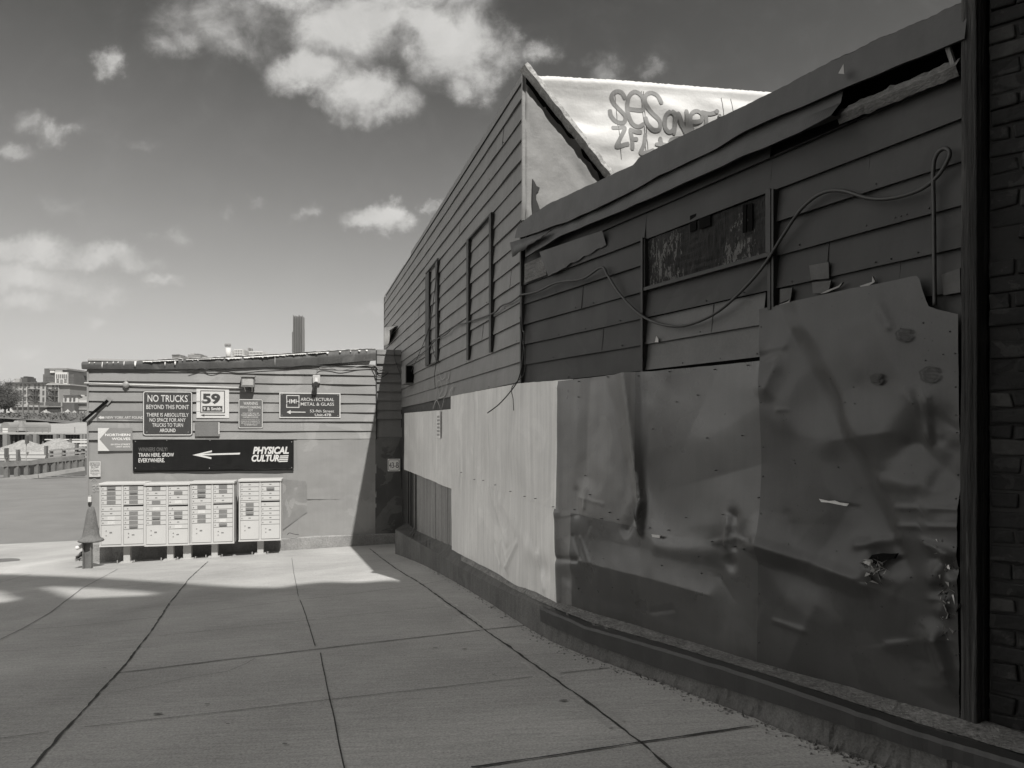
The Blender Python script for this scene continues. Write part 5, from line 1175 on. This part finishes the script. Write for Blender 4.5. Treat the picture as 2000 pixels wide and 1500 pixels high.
mb = MB(); mb.tube(spl([Vector((c.x - .02, c.y, zz(1057))), Vector(((164 - CX) / F * dd, dd + .02, zz(1062))), Vector(((159 - CX) / F * dd, dd - .02, zz(1067))), Vector(((152 - CX) / F * dd, dd - .06, zz(1070)))]), .035, 12)
tag(mb.build('drain_elbow', M_PAINTW, None, smooth=True), 'white plastic drain elbow poking out below the rusty bell', 'drain pipe')
mb = MB(); rows = []
for i in range(12):
    t_ = i / 11; rows.append([Vector(((144 + 26 * t_ + 3 * jit(i, j, 2, .9) - CX) / F * dd, dd + .05 + .10 * jit(i * .5, j * .5, 7), zz(1096 - 28 * t_ * (j / 9) - 6 * j / 9 + 3 * jit(i, j, 4, .7)))) for j in range(10)])
mb.grid(rows); tag(mb.build('scrap_metal', mat('crumpled scrap', .22, .5, .4, var=.3)), 'crumpled scrap of sheet metal at the foot of the shed corner', 'scrap metal')

HAZE = 0.00014
# ------------------------------------------------------------------ far side: guard rail, barges with gravel, quay, town
M_FDK = mat('far dark', 0.10, .9, .1, var=.25, scale=.3, bump=0); M_FMD = mat('far mid', 0.22, .9, .1, var=.15, scale=.3, bump=0)
M_FLT = mat('far light', 0.36, .9, .1, var=.08, scale=.3, bump=0); M_FWH = mat('far white', 0.55, .9, .1, var=.05, scale=.3, bump=0)
M_FWIN = mat('far window', 0.09, .5, .4, bump=0); M_TIMB = mat('rail timber', 0.16, .9, .1, var=.3, scale=3); M_GRAVEL = mat('gravel', 0.30, .95, .1, var=.12, scale=2, fine=6, fvar=.5, bump=.8, bscale=8, bdist=.1)
M_FTW = mat('glass tower', 0.15, .5, .4, var=.1, scale=.02, bump=0); M_SAND = mat('pale yard', 0.30, .95, .1, var=.12, scale=.2, bump=.3, bscale=3)
def fbox(mb, x0, y0, x1, y1, Y, dep): a = at(x0, y1, Y); b = at(x1, y0, Y); mb.box(((a.x + b.x) / 2, Y + dep / 2, (a.z + b.z) / 2), (b.x - a.x, dep, b.z - a.z)); return mb
def fpart(name, x0, y0, x1, y1, Y, dep, material, parent): return fbox(MB(), x0, y0, x1, y1, Y, dep).build(name, material, parent)
mb = MB(); mb.quad((-160, 48.9, -2.3), (200, 48.9, -2.3), (200, 95, -2.3), (-160, 95, -2.3)); tag(mb.build('canal_water', mat('canal water', .05, .12, .5, bump=.3, bscale=2)), kind='structure')
mb = MB(); mb.box((0, 48.95, -3.0), (420, .1, 2.4)); tag(mb.build('canal_wall', M_FMD), kind='structure')
rows = []
for j, (Y, z_) in enumerate([(92, .85), (100, 1.0), (140, 2.4), (165, 4.6), (200, 5.2), (330, 7.0), (600, 8), (1600, 9), (4000, 10)]): rows.append([(-1400 - Y + (2800 + 2 * Y) * i / 60, Y, z_ + .3 * jit(i, j, 3, .7)) for i in range(61)])
mb = MB(); mb.grid(rows); tag(mb.build('far_bank', M_SAND, smooth=True), kind='structure')
# timber guard rail along the near quay
ry = lambda px: 45.5 + (px / 165) * 2.2
railp = [(-40, 913.5), (0, 909.5), (60, 906), (76, 903.5), (165, 894.5)]
t = thing('guard_rail', 'long low timber guard rail with leaning posts along the canal edge', 'fence', at(80, 930, 46))
mb = MB()
for i in range(len(railp) - 1):
    (xa, ya), (xb, yb) = railp[i], railp[i + 1]; mb.bar(at(xa, ya - 2, ry(xa)), at(xb, yb - 2, ry(xb)), .28, .30)
mb.build('top_beam', M_TIMB, t)
for px in [-30, -8, 14, 34, 53, 73, 90, 106, 121, 135, 148.5, 161]:
    Y = ry(px); yb = lin([(0, 936), (76, 927), (164, 916)], px); a = at(px, lin(railp, px), Y); b = at(px - 1, yb, Y); mb = MB(); mb.bar(b, a, .26, .2, Vector((0, 1, 0))); mb.build('post', M_TIMB, t)
mb = MB(); mb.bar(at(-40, 943, 44.5), at(76, 929.5, 45.3), .3, .25); mb.bar(at(76, 929.5, 45.3), at(166, 915, 46.5), .3, .25); mb.build('kerb_beam', mat('kerb timber', .27, .9, .1), t)
# upper timber fence with white barrier boards behind it
t = thing('dock_fence', 'taller timber dock fence with two rails and pale boards behind the guard rail', 'fence', at(70, 905, 50))
for (px, y0, y1) in [(10.5, 875, 893), (33, 878, 900), (50.5, 850, 866), (88, 871, 887), (98, 879, 900), (122.5, 878, 897), (148, 868, 890), (160, 875, 893)]:
    mb = MB(); fbox(mb, px - 1.9, y0, px + 1.9, y1, 50, .25); mb.build('post', M_TIMB, t)
for (y0, y1) in [(887.6, 889.2), (895.2, 897)]: fpart('rail', -20, y0, 98, y1, 50.2, .1, M_TIMB, t)
for (xa, xb) in [(98, 121), (123, 146), (147, 168)]:
    mb = MB()
    for q in (0, 8, 14): mb.bar(at(xa, 880 - (xa - 98) * .06 + q, 50), at(xb, 879 - (xb - 98) * .06 + q, 50), .12, .12)
    mb.build('rail', mat('weathered rail', .26, .9, .1), t)
fpart('board', -20, 883, 98, 901, 50.6, .08, M_FWH, t); fpart('board', 98, 881, 146, 899, 50.6, .08, M_FLT, t)
t = thing('dock_barrier', 'white barrier planks stacked behind the right gravel pile', 'barrier', at(155, 875, 62))
for (x0, y0, x1, y1) in [(87, 857.5, 170, 859.5), (138, 861, 170, 865), (138, 868, 170, 871.5)]: fpart('plank', x0, y0, x1, y1, 64, .2, M_FWH, t)
fpart('post', 135, 857, 138, 866, 63.5, .2, M_TIMB, t)
# sign poles
for (px, y0, y1, yb, nm) in [(51.5, 850, 867, 905, 'slim signpost with a dark plate in front of the left gravel pile'), (10.5, 876, 894, 908, 'short signpost with two dark plates at the left edge')]:
    t = thing('signpost', nm, 'signpost', at(px, yb, 48)); mb = MB(); mb.tube([at(px - .5, yb, 48), at(px, y0, 48)], .03, 6); mb.build('pole', M_FLT, t); fpart('plate', px - 2.4, y0, px + 2.4, y1, 47.9, .04, M_FDK, t)
# gravel piles on the barge
def pile(name, label, pts, Y, seed):
    px0, px1 = pts[0][0], pts[-1][0]; rows = []; n = 40
    for i in range(n + 1):
        px = px0 + (px1 - px0) * i / n; zt = at(px, lin(pts, px), Y).z; x_ = at(px, 0, Y).x; zb = at(px, 886, Y).z; row = []
        for j in range(13):
            q = (j - 6) / 6; hh = max(0, 1 - abs(q)); row.append((x_, Y + q * 4.0 + .1 * jit(i, j, seed, .8), zb + (zt - zb) * hh + .07 * jit(i, j, seed + 4, 1.1)))
        rows.append(row)
    mb = MB(); mb.grid(rows); tag(mb.build(name, M_GRAVEL, None, smooth=True), label, 'gravel pile', 'gravel piles on the barge')
pile('gravel_pile', 'left gravel pile, the broader and lower one', [(2, 881), (12, 874), (30, 865), (43, 859), (48, 859), (60, 862), (78, 869), (92, 878)], 60, 1)
pile('gravel_pile', 'right gravel pile, the taller pointed one', [(72, 879), (80, 869), (95, 862), (106, 857.5), (112, 856), (120, 856.5), (132, 863), (146, 871), (156, 880)], 58, 2)
t = thing('barge', 'flat dark barge carrying the gravel piles', 'barge', at(75, 890, 60)); mb = MB(); a, b = at(-30, 883, 56), at(175, 883, 56); mb.prism([(a.x, 55.5, -2.6), (b.x, 55.5, -2.6), (b.x + 1, 55, a.z - .4), (a.x - 1, 55, a.z - .4)], (0, 9, 0)); mb.build('hull', M_FMD, t)
# far quay with piles
t = thing('far_quay', 'dark timber quay wall with pale piles across the canal', 'quay', at(80, 876, 90))
fpart('wall', -120, 848, 200, 880, 91.8, .6, M_FDK, t)
fpart('deck_edge', -120, 845.3, 200, 848.5, 90.6, 2.0, M_FLT, t)
for (x0, x1) in [(5, 13.5), (50, 57), (64, 71), (103.5, 110), (117, 123), (156, 160.5), (163, 166)]: fpart('pile', x0, 847.5, x1, 874, 90.2, .6, M_FMD, t)
mb = MB()
for px in [20, 27.5, 36, 43, 76, 84, 92, 98, 113, 127, 132.5, 138, 144, 149.5]:
    mb.hexa([at(px - 2.4, 874, 91.2), at(px + 1.5, 874, 91.2), at(px + 1.5, 874, 91.5), at(px - 2.4, 874, 91.5), at(px - .8, 848, 91.2), at(px + 1.2, 848, 91.2), at(px + 1.2, 848, 91.5), at(px - .8, 848, 91.5)])
mb.build('sheet_piles', M_TIMB, t)['kind'] = 'stuff'
t = thing('quay_railing', 'thin pipe railing along the far quay', 'railing', at(70, 845, 92))
for px in [1.5, 35, 51, 68, 83, 94.5, 146]: mb = MB(); mb.tube([at(px, 846, 92), at(px, 834, 92)], .06, 5); mb.build('post', M_FMD, t)
for y in (834, 840.5): mb = MB(); mb.tube([at(-20, y, 92), at(95, y + .6, 92)], .04, 5); mb.build('rail', M_FMD, t)
t = thing('storage_tank', 'white round-topped tank standing on the far quay', 'tank', at(14, 845, 97))
mb = MB(); ring = []
for k in range(13): g = math.pi * k / 12; ring.append((10 + 9 * math.cos(g), 833 - 8.5 * math.sin(g)))
ring += [(1, 846), (19, 846)]
mb.prism([at(x, y, 96) for x, y in ring], (3.0, 4, 0)); mb.build('shell', M_FMD, t)
fpart('door', 5, 836, 15, 845, 95.9, .08, M_FWH, t)
mb = MB(); rows = []
for i in range(9):
    q = i / 8; rows.append([at(43 - (1.5 + 7.5 * q) * math.cos(math.pi * 2 * k / 16) * (1 + .12 * math.cos(k * 2.6)), 822 + 20 * q, 97) + Vector((0, .6 * (0.3 + q) * math.sin(math.pi * 2 * k / 16), 0)) for k in range(17)])
mb.grid(rows); tag(mb.build('covered_heap', M_FMD, None), 'pointed heap under a grey tarpaulin beside the white tank', 'tarp heap')
mb = MB(); a = at(31, 844, 98)
mb.prism([at(x, y, 98) for x, y in [(26, 845), (25.5, 826), (28, 821.5), (36, 821), (37, 832), (36.5, 845)]], (0, 1.5, 0)); tag(mb.build('covered_heap', M_FLT, None), 'upright pale bundle between the white tank and the tarpaulin heap', 'tarp heap')
# brush along the far slope
def leafy(mb, c, rx, ry_, rz, n, s_, rn):
    for _ in range(n):
        while True:
            v = Vector((rn.uniform(-1, 1), rn.uniform(-1, 1), rn.uniform(-1, 1)))
            if v.length < 1: break
        p = c + Vector((v.x * rx, v.y * ry_, v.z * rz)); a = Vector((rn.gauss(0, 1), rn.gauss(0, 1), rn.gauss(0, 1))).normalized() * s_; b = a.orthogonal().normalized() * s_ * rn.uniform(.15, .5)
        mb.add([p - a, p + b, p + a, p - b], ((0, 1, 2, 3),))
mb = MB(); rn = random.Random(3)
for k in range(90):
    px = rn.uniform(-40, 170); y = rn.uniform(lin([(0, 809), (170, 806)], px), lin([(0, 816), (60, 819), (100, 822), (170, 829)], px)); leafy(mb, at(px, y, 150 + rn.uniform(-8, 8)), 1.2, 1, .55, 22, .3, rn)
tag(mb.build('bank_brush', mat('dry brush', .12, .95, .1, var=.3, scale=.5, bump=0)), kind='stuff')
mb = MB(); mb.grid([[at(-60 + 240 * i / 30, lin([(-60, 818), (0, 817), (60, 820.5), (100, 823.5), (170, 831)], -60 + 240 * i / 30), 140) for i in range(31)], [at(-60 + 240 * i / 30, 806, 160) for i in range(31)]]); tag(mb.build('far_slope', mat('slope earth', .13, .95, .1, var=.3, scale=.4, bump=0)), kind='structure')
# low yard buildings
t = thing('brown_warehouse', 'wide low warehouse with a ribbed parapet on the far slope', 'building', at(49, 812, 175)); fpart('wall', 22.5, 794, 76, 812, 175, 8, M_FMD, t); fpart('parapet', 21.5, 791.5, 77, 795, 174.5, 9, M_FLT, t)
for k in range(6): fpart('rib', 22 + 10.5 * k, 791, 23.5 + 10.5 * k, 812, 174.2, .3, M_TIMB, t)
t = thing('loading_shed', 'low dark shed with a gate between pale posts on the far slope', 'building', at(102, 809, 178)); fpart('wall', 77, 786, 145, 810, 178, 8, M_FDK, t); fpart('gate', 88, 795, 117, 809, 177.7, .2, mat('gate dark', .06, .8, .1, bump=0), t)
for x in (86.3, 119.5): fpart('post', x - .5, 785, x + .5, 811, 177.4, .4, M_FLT, t)
fpart('lintel', 80, 793, 120, 795, 177.3, .5, M_FMD, t)
t = thing('flat_warehouse', 'low flat warehouse with pale stripe right of the loading shed', 'building', at(157, 812, 180)); fpart('wall', 144, 787, 172, 812, 180, 8, M_FMD, t); fpart('stripe', 144, 798, 172, 800, 179.8, .1, M_FLT, t); fpart('roof', 143.5, 786, 172, 789, 179.6, 9, M_FDK, t)
t = thing('white_shop', 'small white two-storey building beside the tenement', 'building', at(140, 787, 185)); fpart('wall', 124, 773, 152, 788, 185, 8, M_FWH, t); fpart('cornice', 123.5, 771.5, 152.5, 774, 184.7, 8.5, M_FDK, t)
for x in (127.5, 137, 144.5): fpart('window', x - 1.8, 776.5, x + 1.8, 783, 184.8, .2, M_FWIN, t)
t = thing('pale_storehouse', 'pale low storehouse with bright roof edge near the shed corner', 'building', at(160, 787, 186)); fpart('wall', 147, 774, 172, 788, 186, 8, M_FLT, t); fpart('sign_board', 154, 782, 172, 787, 185.7, .2, M_FWH, t); fpart('vent_pipe', 158, 771, 161, 777, 186, 1, M_FWH, t)
# parked things in the yard
for i, (x0, x1, y0, y1, lb) in enumerate([(77, 86, 797.5, 806, 'pale heap of stored goods left of the loading gate'), (118, 130, 799, 806, 'pale cluttered yard stack beside the loading gate'), (132, 144, 802, 808, 'low pale yard stack near the flat warehouse'), (145, 168, 804, 812, 'pale rubble stack below the flat warehouse'), (0, 21, 797, 808, 'pale yard stack below the bare trees')]):
    mb = MB(); rn = random.Random(20 + i); P = []
    base = at((x0 + x1) / 2, y1, 172); wd = (x1 - x0) / F * 172
    rows = [[base + Vector((wd * (u / 7 - .5), v * .5, (y1 - y0) / F * 172 * max(0, math.sin(math.pi * u / 7)) * (1 - abs(v - 3) / 3.2) * rn.uniform(.5, 1.1))) for v in range(7)] for u in range(8)]
    mb.grid(rows); tag(mb.build('yard_stack', M_FLT), lb, 'stored goods', 'stored goods in the far yard')
# tenement with fire escapes
t = thing('tenement', 'long pale tenement with dark windows and two zigzag fire escapes', 'building', at(75, 790, 210)); Y = 210
fpart('wall', 22, 748.5, 115, 792, Y, 12, M_FLT, t); fpart('side_wall', 9, 748, 22, 790, Y + .5, 11, M_FMD, t); fpart('blank_wall', 115, 752, 136.5, 790, Y + .3, 11, M_FMD, t); fpart('cornice', 9, 746.5, 90, 748.8, Y - .6, 13, M_FDK, t); fpart('cornice', 90, 750, 136.5, 752, Y - .5, 12, M_FLT, t)
for x in (12, 20.5, 32, 40, 48.3, 56, 68, 75.5, 84.3, 92, 103, 111):
    for (y0, y1) in ((751, 757), (761.5, 769.5), (774.5, 782.5), (785.5, 787.5)):
        if x > 85 and y0 > 784: continue
        f_ = fpart('window', x - 1.7, y0 + (1.5 if x > 80 else 0), x + 1.7, y1 + (1.5 if x > 80 else 0), Y - .15, .3, M_FWIN, t)
for x0 in (53.5, 90):
    fe = MB()
    for y in (760, 772.5, 785): fbox(fe, x0, y - .5, x0 + 16, y + .9, Y - 2.0, 1.8); fbox(fe, x0, y - 4.2, x0 + 16, y - 3.7, Y - 2.0, .15)
    for y in (760, 772.5): fe.bar(at(x0 + 4, y, Y - 1.6), at(x0 + 11, y + 12, Y - 1.6), .5, .5); fe.bar(at(x0 + 6, y, Y - 1.3), at(x0 + 13, y + 12, Y - 1.3), .25, .25)
    for x in (x0, x0 + 16): fbox(fe, x - .3, 756, x + .3, 786, Y - 2.0, .2)
    fe.build('fire_escape', M_FDK, t)
fpart('skylight', 28, 739.5, 38, 747, Y + 3, 3, M_FLT, t); fpart('bulkhead', 40, 737, 53, 747, Y + 4, 4, M_FDK, t); fpart('bulkhead', 46, 735, 53, 738, Y + 4, 3, M_FDK, t)
for x in (62, 67): fpart('chimney', x - 1, 744, x + 1, 748, Y + 2, 1, M_FDK, t)
mb = MB(); mb.lathe([(.4, 0), (1.2, .6), (1.3, .7)], at(98, 751, Y + 2), 10); mb.build('dish', M_FWH, t)
mb = MB(); mb.tube([at(45.3, 792, 200), at(45.3, 742, 200)], .14, 6); tag(mb.build('utility_pole', M_FDK), 'thin dark pole in front of the pale tenement', 'pole')
# big block behind
t = thing('apartment_block', 'tall dark apartment block with a white central front behind the tenement', 'building', at(114, 770, 460)); Y = 460
fpart('wall', 84, 731, 131, 775, Y + 1, 25, M_FDK, t); fpart('wing', 131, 731, 144, 780, Y + 2, 22, M_FDK, t); fpart('upper_storey', 86.5, 719.5, 132, 732, Y + 1.5, 24, M_FDK, t); fpart('penthouse', 96, 719, 131, 722.5, Y + .5, 20, M_FMD, t); fpart('wing', 82, 746, 86, 780, Y + 1.5, 20, M_FDK, t)
fpart('white_front', 107.5, 727, 131, 752, Y, 1.5, M_FWH, t); fpart('white_panel', 97.5, 724, 106, 728, Y, 1.2, M_FWH, t); fpart('white_panel', 108, 723, 121, 728, Y + .1, 1.2, M_FLT, t)
for x in (110.5, 114.5, 118.2, 122, 125.2, 129): fpart('window', x - .9, 731, x + .9, 738.5, Y - .3, .4, M_FWIN, t)
for y in (740.5, 743.5, 746.2):
    for x in (112.5, 127.5): fpart('window', x - 2.6, y - .5, x + 2.6, y + .6, Y - .3, .4, M_FWIN, t)
fpart('window', 117.2, 741, 122.5, 750.5, Y - .3, .4, mat('far grey window', .2, .6, .3, bump=0), t)
for y in (736, 741, 746, 751, 756):
    for x in (90, 94, 98, 102): fpart('window', x - 1, y - 1, x + 1, y + 1, Y + .8, .3, M_FWIN, t)
    for x in (134, 138, 142): fpart('window', x - 1, y - 1, x + 1, y + 1, Y + 1.8, .3, M_FWIN, t)
t = thing('wooded_hill', 'dark wooded rise behind the white shop', 'hill', at(155, 785, 320)); mb = MB(); rn = random.Random(9)
for k in range(60): leafy(mb, at(rn.uniform(136, 176), rn.uniform(764, 780), 320 + rn.uniform(-6, 6)), 3.4, 2, 1.8, 16, .9, rn)
o_ = mb.build('tree_cover', M_LEAF, t); o_['kind'] = 'stuff'
t = thing('hilltop_house', 'pale flat house on the wooded rise', 'house', at(148, 765, 300)); fpart('wall', 140, 757.5, 155, 763, 300, 6, M_FWH, t); fpart('roof', 139.5, 756.5, 155.5, 758, 299.5, 7, M_FMD, t); fpart('chimney', 150, 755.5, 153, 757, 300, 1, M_FDK, t)
# bare trees at the far left
def bare_tree(px, pyb, ptop, Y, label, seed, spread):
    rn = random.Random(seed); b = at(px, pyb, Y); top = at(px, ptop, Y); h = top.z - b.z
    t = thing('bare_tree', label, 'tree', b, 'bare trees on the far bank'); mb = MB(); mb.tube([b, b + UP * h * .3, b + UP * h * .55 + Vector((.2, 0, 0))], [.22, .16, .09], 6); mb.build('trunk', M_LEAF, t)
    mb = MB()
    for k in range(420):
        a = b + UP * h * rn.uniform(.15, .6); g = rn.uniform(0, 6.28); e = Vector((math.cos(g), math.sin(g) * .8, 0)) * spread * rn.random() ** .6 + UP * h * rn.uniform(.1, .42)
        p = a; pts = [a]
        for q in (.4, .75, 1): pts.append(a + e * q + Vector((rn.gauss(0, .25), rn.gauss(0, .25), rn.gauss(0, .2))))
        mb.tube(pts, [.05, .04, .03, .015], 3, False)
        leafy(mb, pts[-1], .5, .5, .4, 3, .16, rn)
    o_ = mb.build('crown', M_LEAF, t)
bare_tree(2, 800, 741, 165, 'leafless spreading tree cut by the left frame edge, the tallest', 1, 4.2)
bare_tree(17, 803, 757, 160, 'leafless lower tree just right of the tallest one', 2, 3.4)
bare_tree(-14, 806, 745, 158, 'leafless tree mostly outside the left frame edge', 3, 4.0)
bare_tree(10, 806, 768, 156, 'lowest leafless bushy tree in front of the tenement corner', 4, 3.2)
# skyline above the shed roof
t = thing('glass_skyscraper', 'tall dark ribbed skyscraper with a spiky crown on the skyline', 'skyscraper', at(581, 700, 1100)); Y = 1100
fpart('core', 572.3, 618, 590.5, 710, Y + 3, 12, M_FTW, t); fpart('lower_wing', 570.3, 648, 573, 710, Y + 4, 9, M_FTW, t); fpart('lower_wing', 590, 642, 592, 710, Y + 4, 9, M_FTW, t)
for i, x in enumerate([572.6, 574.8, 577, 579.2, 581.3, 583.6, 585.8, 588, 590.2]): fpart('rib', x - .35, (615.3, 617.5, 616.3, 617.5, 618.3, 615.2, 617, 617.6, 616)[i], x + .35, 710, Y, 3.2, M_FDK if i % 2 else M_FTW, t)
t = thing('chimney_tower', 'slim white tower with bulging tanks at its top', 'tower', at(446, 700, 520)); mb = MB(); a = at(446, 702, 520); pm = 520 / F
mb.lathe([(4.4 * pm, 0), (5.0 * pm, 22 * pm)], a, 16); mb.build('shaft', M_FWH, t, smooth=True)
for x in (441.2, 445.5, 448.7): mb = MB(); mb.lathe([(1.2 * pm, 0), (2.4 * pm, 1.2 * pm), (2.4 * pm, 5 * pm), (1.6 * pm, 6 * pm)], at(x, 677, 519 - .5 * (x == 445.5)), 12); mb.build('tank', M_FMD, t, smooth=True)
def white_block(x0, x1, y0, lb, Y, wins, rows_, side):
    t = thing('white_block', lb, 'building', at((x0 + x1) / 2, 705, Y), 'pale blocks on the skyline'); fpart('wall', x0, y0, x1, 706, Y, 12, M_FWH, t)
    if side: fpart('side_wing', x0 + side, y0 + 3, x0, 706, Y + 2, 9, M_FLT, t)
    for r_ in rows_:
        for k in range(wins): x = x0 + (x1 - x0) * (k + .6) / (wins + .2); fpart('window', x - .75, r_, x + .75, r_ + 2.4, Y - .3, .4, M_FWIN, t)
    return t
t = white_block(457, 474, 682, 'white block with square windows next to the slim tower', 560, 5, (684, 688.5, 693), -4); fpart('side_wing', 474, 684, 477.5, 706, 562, 9, M_FLT, t)
t = white_block(484, 513, 686, 'longer white block with narrow windows and roof tanks', 580, 10, (688, 693), -4); fpart('roof_tank', 484, 679.5, 487, 686.5, 585, 3, M_FMD, t); fpart('roof_tank', 489.5, 680.5, 491.5, 686.5, 585, 3, M_FMD, t)
t = thing('grey_block', 'small grey block low on the skyline at the left', 'building', at(344, 706, 540), 'pale blocks on the skyline'); fpart('wall', 336, 694, 353, 708, 540, 12, M_FMD, t); fpart('roof', 335.5, 692.5, 350, 694.5, 539.5, 10, M_FDK, t); fpart('roof_hut', 344, 691.5, 348, 693, 541, 3, M_FLT, t)
t = thing('stepped_block', 'small stepped grey block on the skyline left of the slim tower', 'building', at(380, 704, 540), 'pale blocks on the skyline'); fpart('wall', 367, 692.5, 392, 706, 540, 12, M_FMD, t); fpart('upper_step', 372, 690, 379, 693, 541, 8, M_FLT, t); fpart('upper_step', 381, 691, 389, 693, 541, 8, M_FDK, t)

# ------------------------------------------------------------------ unseen building added behind the camera, roofline shaped to shade the pavement
LS = 24.0; SH = Vector((S.x, S.y, 0)).normalized(); TE = math.tan(SUN_EL)
def caster(px, py): g = ground(px, py); return Vector((g.x + SH.x * LS, g.y + SH.y * LS, g.z + LS * TE))
edge = [caster(*p) for p in [(-260, 1108), (0, 1121), (120, 1125), (225, 1130), (345, 1138), (480, 1147), (555, 1148), (585, 1141), (640, 1136), (700, 1138), (764, 1133)]]
def qp(p_, q_): x = .866 * p_ - .5 * q_; y = .5 * p_ + .866 * q_; return Vector((x + SH.x * LS, y + SH.y * LS, zg(x, y) + LS * TE))
edge += [qp(3.66, 8.75), qp(5, 8.7), qp(9, 8.7)]
gap1 = [caster(*p) for p in [(66, 1139), (200, 1143), (300, 1149), (345, 1156), (300, 1162), (150, 1169), (132, 1164)]]
gap2 = [caster(*p) for p in [(-60, 1150), (0, 1147), (20, 1149), (62, 1164), (50, 1172), (0, 1177), (-70, 1180)]]
t = thing('shade_building', 'plain dark unseen building added behind the camera, shaped to cast shade', 'building', Vector((4, -8, 0)))
e0, e1_ = edge[0], edge[-1]; dirx = Vector((e1_.x - e0.x, e1_.y - e0.y, 0)); Lx = dirx.length; dirx.normalize(); nrx = Vector((dirx.y, -dirx.x, 0))
def loc2(p): v = p - e0; return (v.dot(dirx), p.z)
def unl(a, b): p = e0 + dirx * a; return Vector((p.x, p.y, b))
# flatten caster points onto one vertical plane along the sun rays
def onplane(p):
    k = -((p - e0).dot(nrx)) / S.dot(nrx); return p + S * k
O = [loc2(onplane(p)) for p in edge]; G1 = [loc2(onplane(p)) for p in gap1]; G2 = [loc2(onplane(p)) for p in gap2]
zmin = min(p[1] for p in G1 + G2) - .5
right = O[-1][0] + 8
# shade screen above zmin: profile with two openings for sun patches, as vertical slices
mb = MB(); xs = sorted(set([O[0][0] - 6 + (right - O[0][0] + 6) * i / 260 for i in range(261)]))
def span(P, x):
    ys = []
    for i in range(len(P)):
        (xa, ya), (xb, yb) = P[i], P[(i + 1) % len(P)]
        if (xa <= x < xb) or (xb <= x < xa): ys.append(ya + (yb - ya) * (x - xa) / (xb - xa))
    return (min(ys), max(ys)) if len(ys) >= 2 else None
def slab(xa, xb, za, zb):
    if zb - za > .01: A = [unl(xa, za), unl(xb, za), unl(xb, zb), unl(xa, zb)]; mb.prism(A, nrx * .25)
for i in range(len(xs) - 1):
    xm = (xs[i] + xs[i + 1]) / 2; zt = lin(O, min(max(xm, O[0][0]), O[-1][0])); sp = sorted([q for q in (span(G1, xm), span(G2, xm)) if q]); z_ = zmin
    for (a, b) in sp: slab(xs[i], xs[i + 1], z_, a); z_ = b
    slab(xs[i], xs[i + 1], z_, zt)
mb.build('shade_screen', M_FDK, t)
mb = MB(); A = [unl(O[0][0] - 6, -1), unl(right, -1), unl(right, zmin), unl(O[0][0] - 6, zmin)]; mb.prism(A, nrx * 9 if nrx.y < 0 else nrx * -9); mb.build('wall', M_FDK, t)

# ------------------------------------------------------------------ the thin city air
hz = bpy.data.materials.new('haze'); hz.use_nodes = True; hn = hz.node_tree.nodes; hn.clear()
ho = hn.new('ShaderNodeOutputMaterial'); hv = hn.new('ShaderNodeVolumePrincipled'); hz.node_tree.links.new(hv.outputs[0], ho.inputs['Volume'])
hv.inputs['Color'].default_value = (.9 * TINT[0], .9 * TINT[1], .9 * TINT[2], 1); hv.inputs['Density'].default_value = HAZE; hv.inputs['Anisotropy'].default_value = 0.2
mb = MB(); mb.hexa([(-3000, -120, -9), (3000, -120, -9), (3000, 4200, -9), (-3000, 4200, -9), (-3000, -120, 200), (3000, -120, 200), (3000, 4200, 200), (-3000, 4200, 200)])
tag(mb.build('haze', hz), kind='stuff')
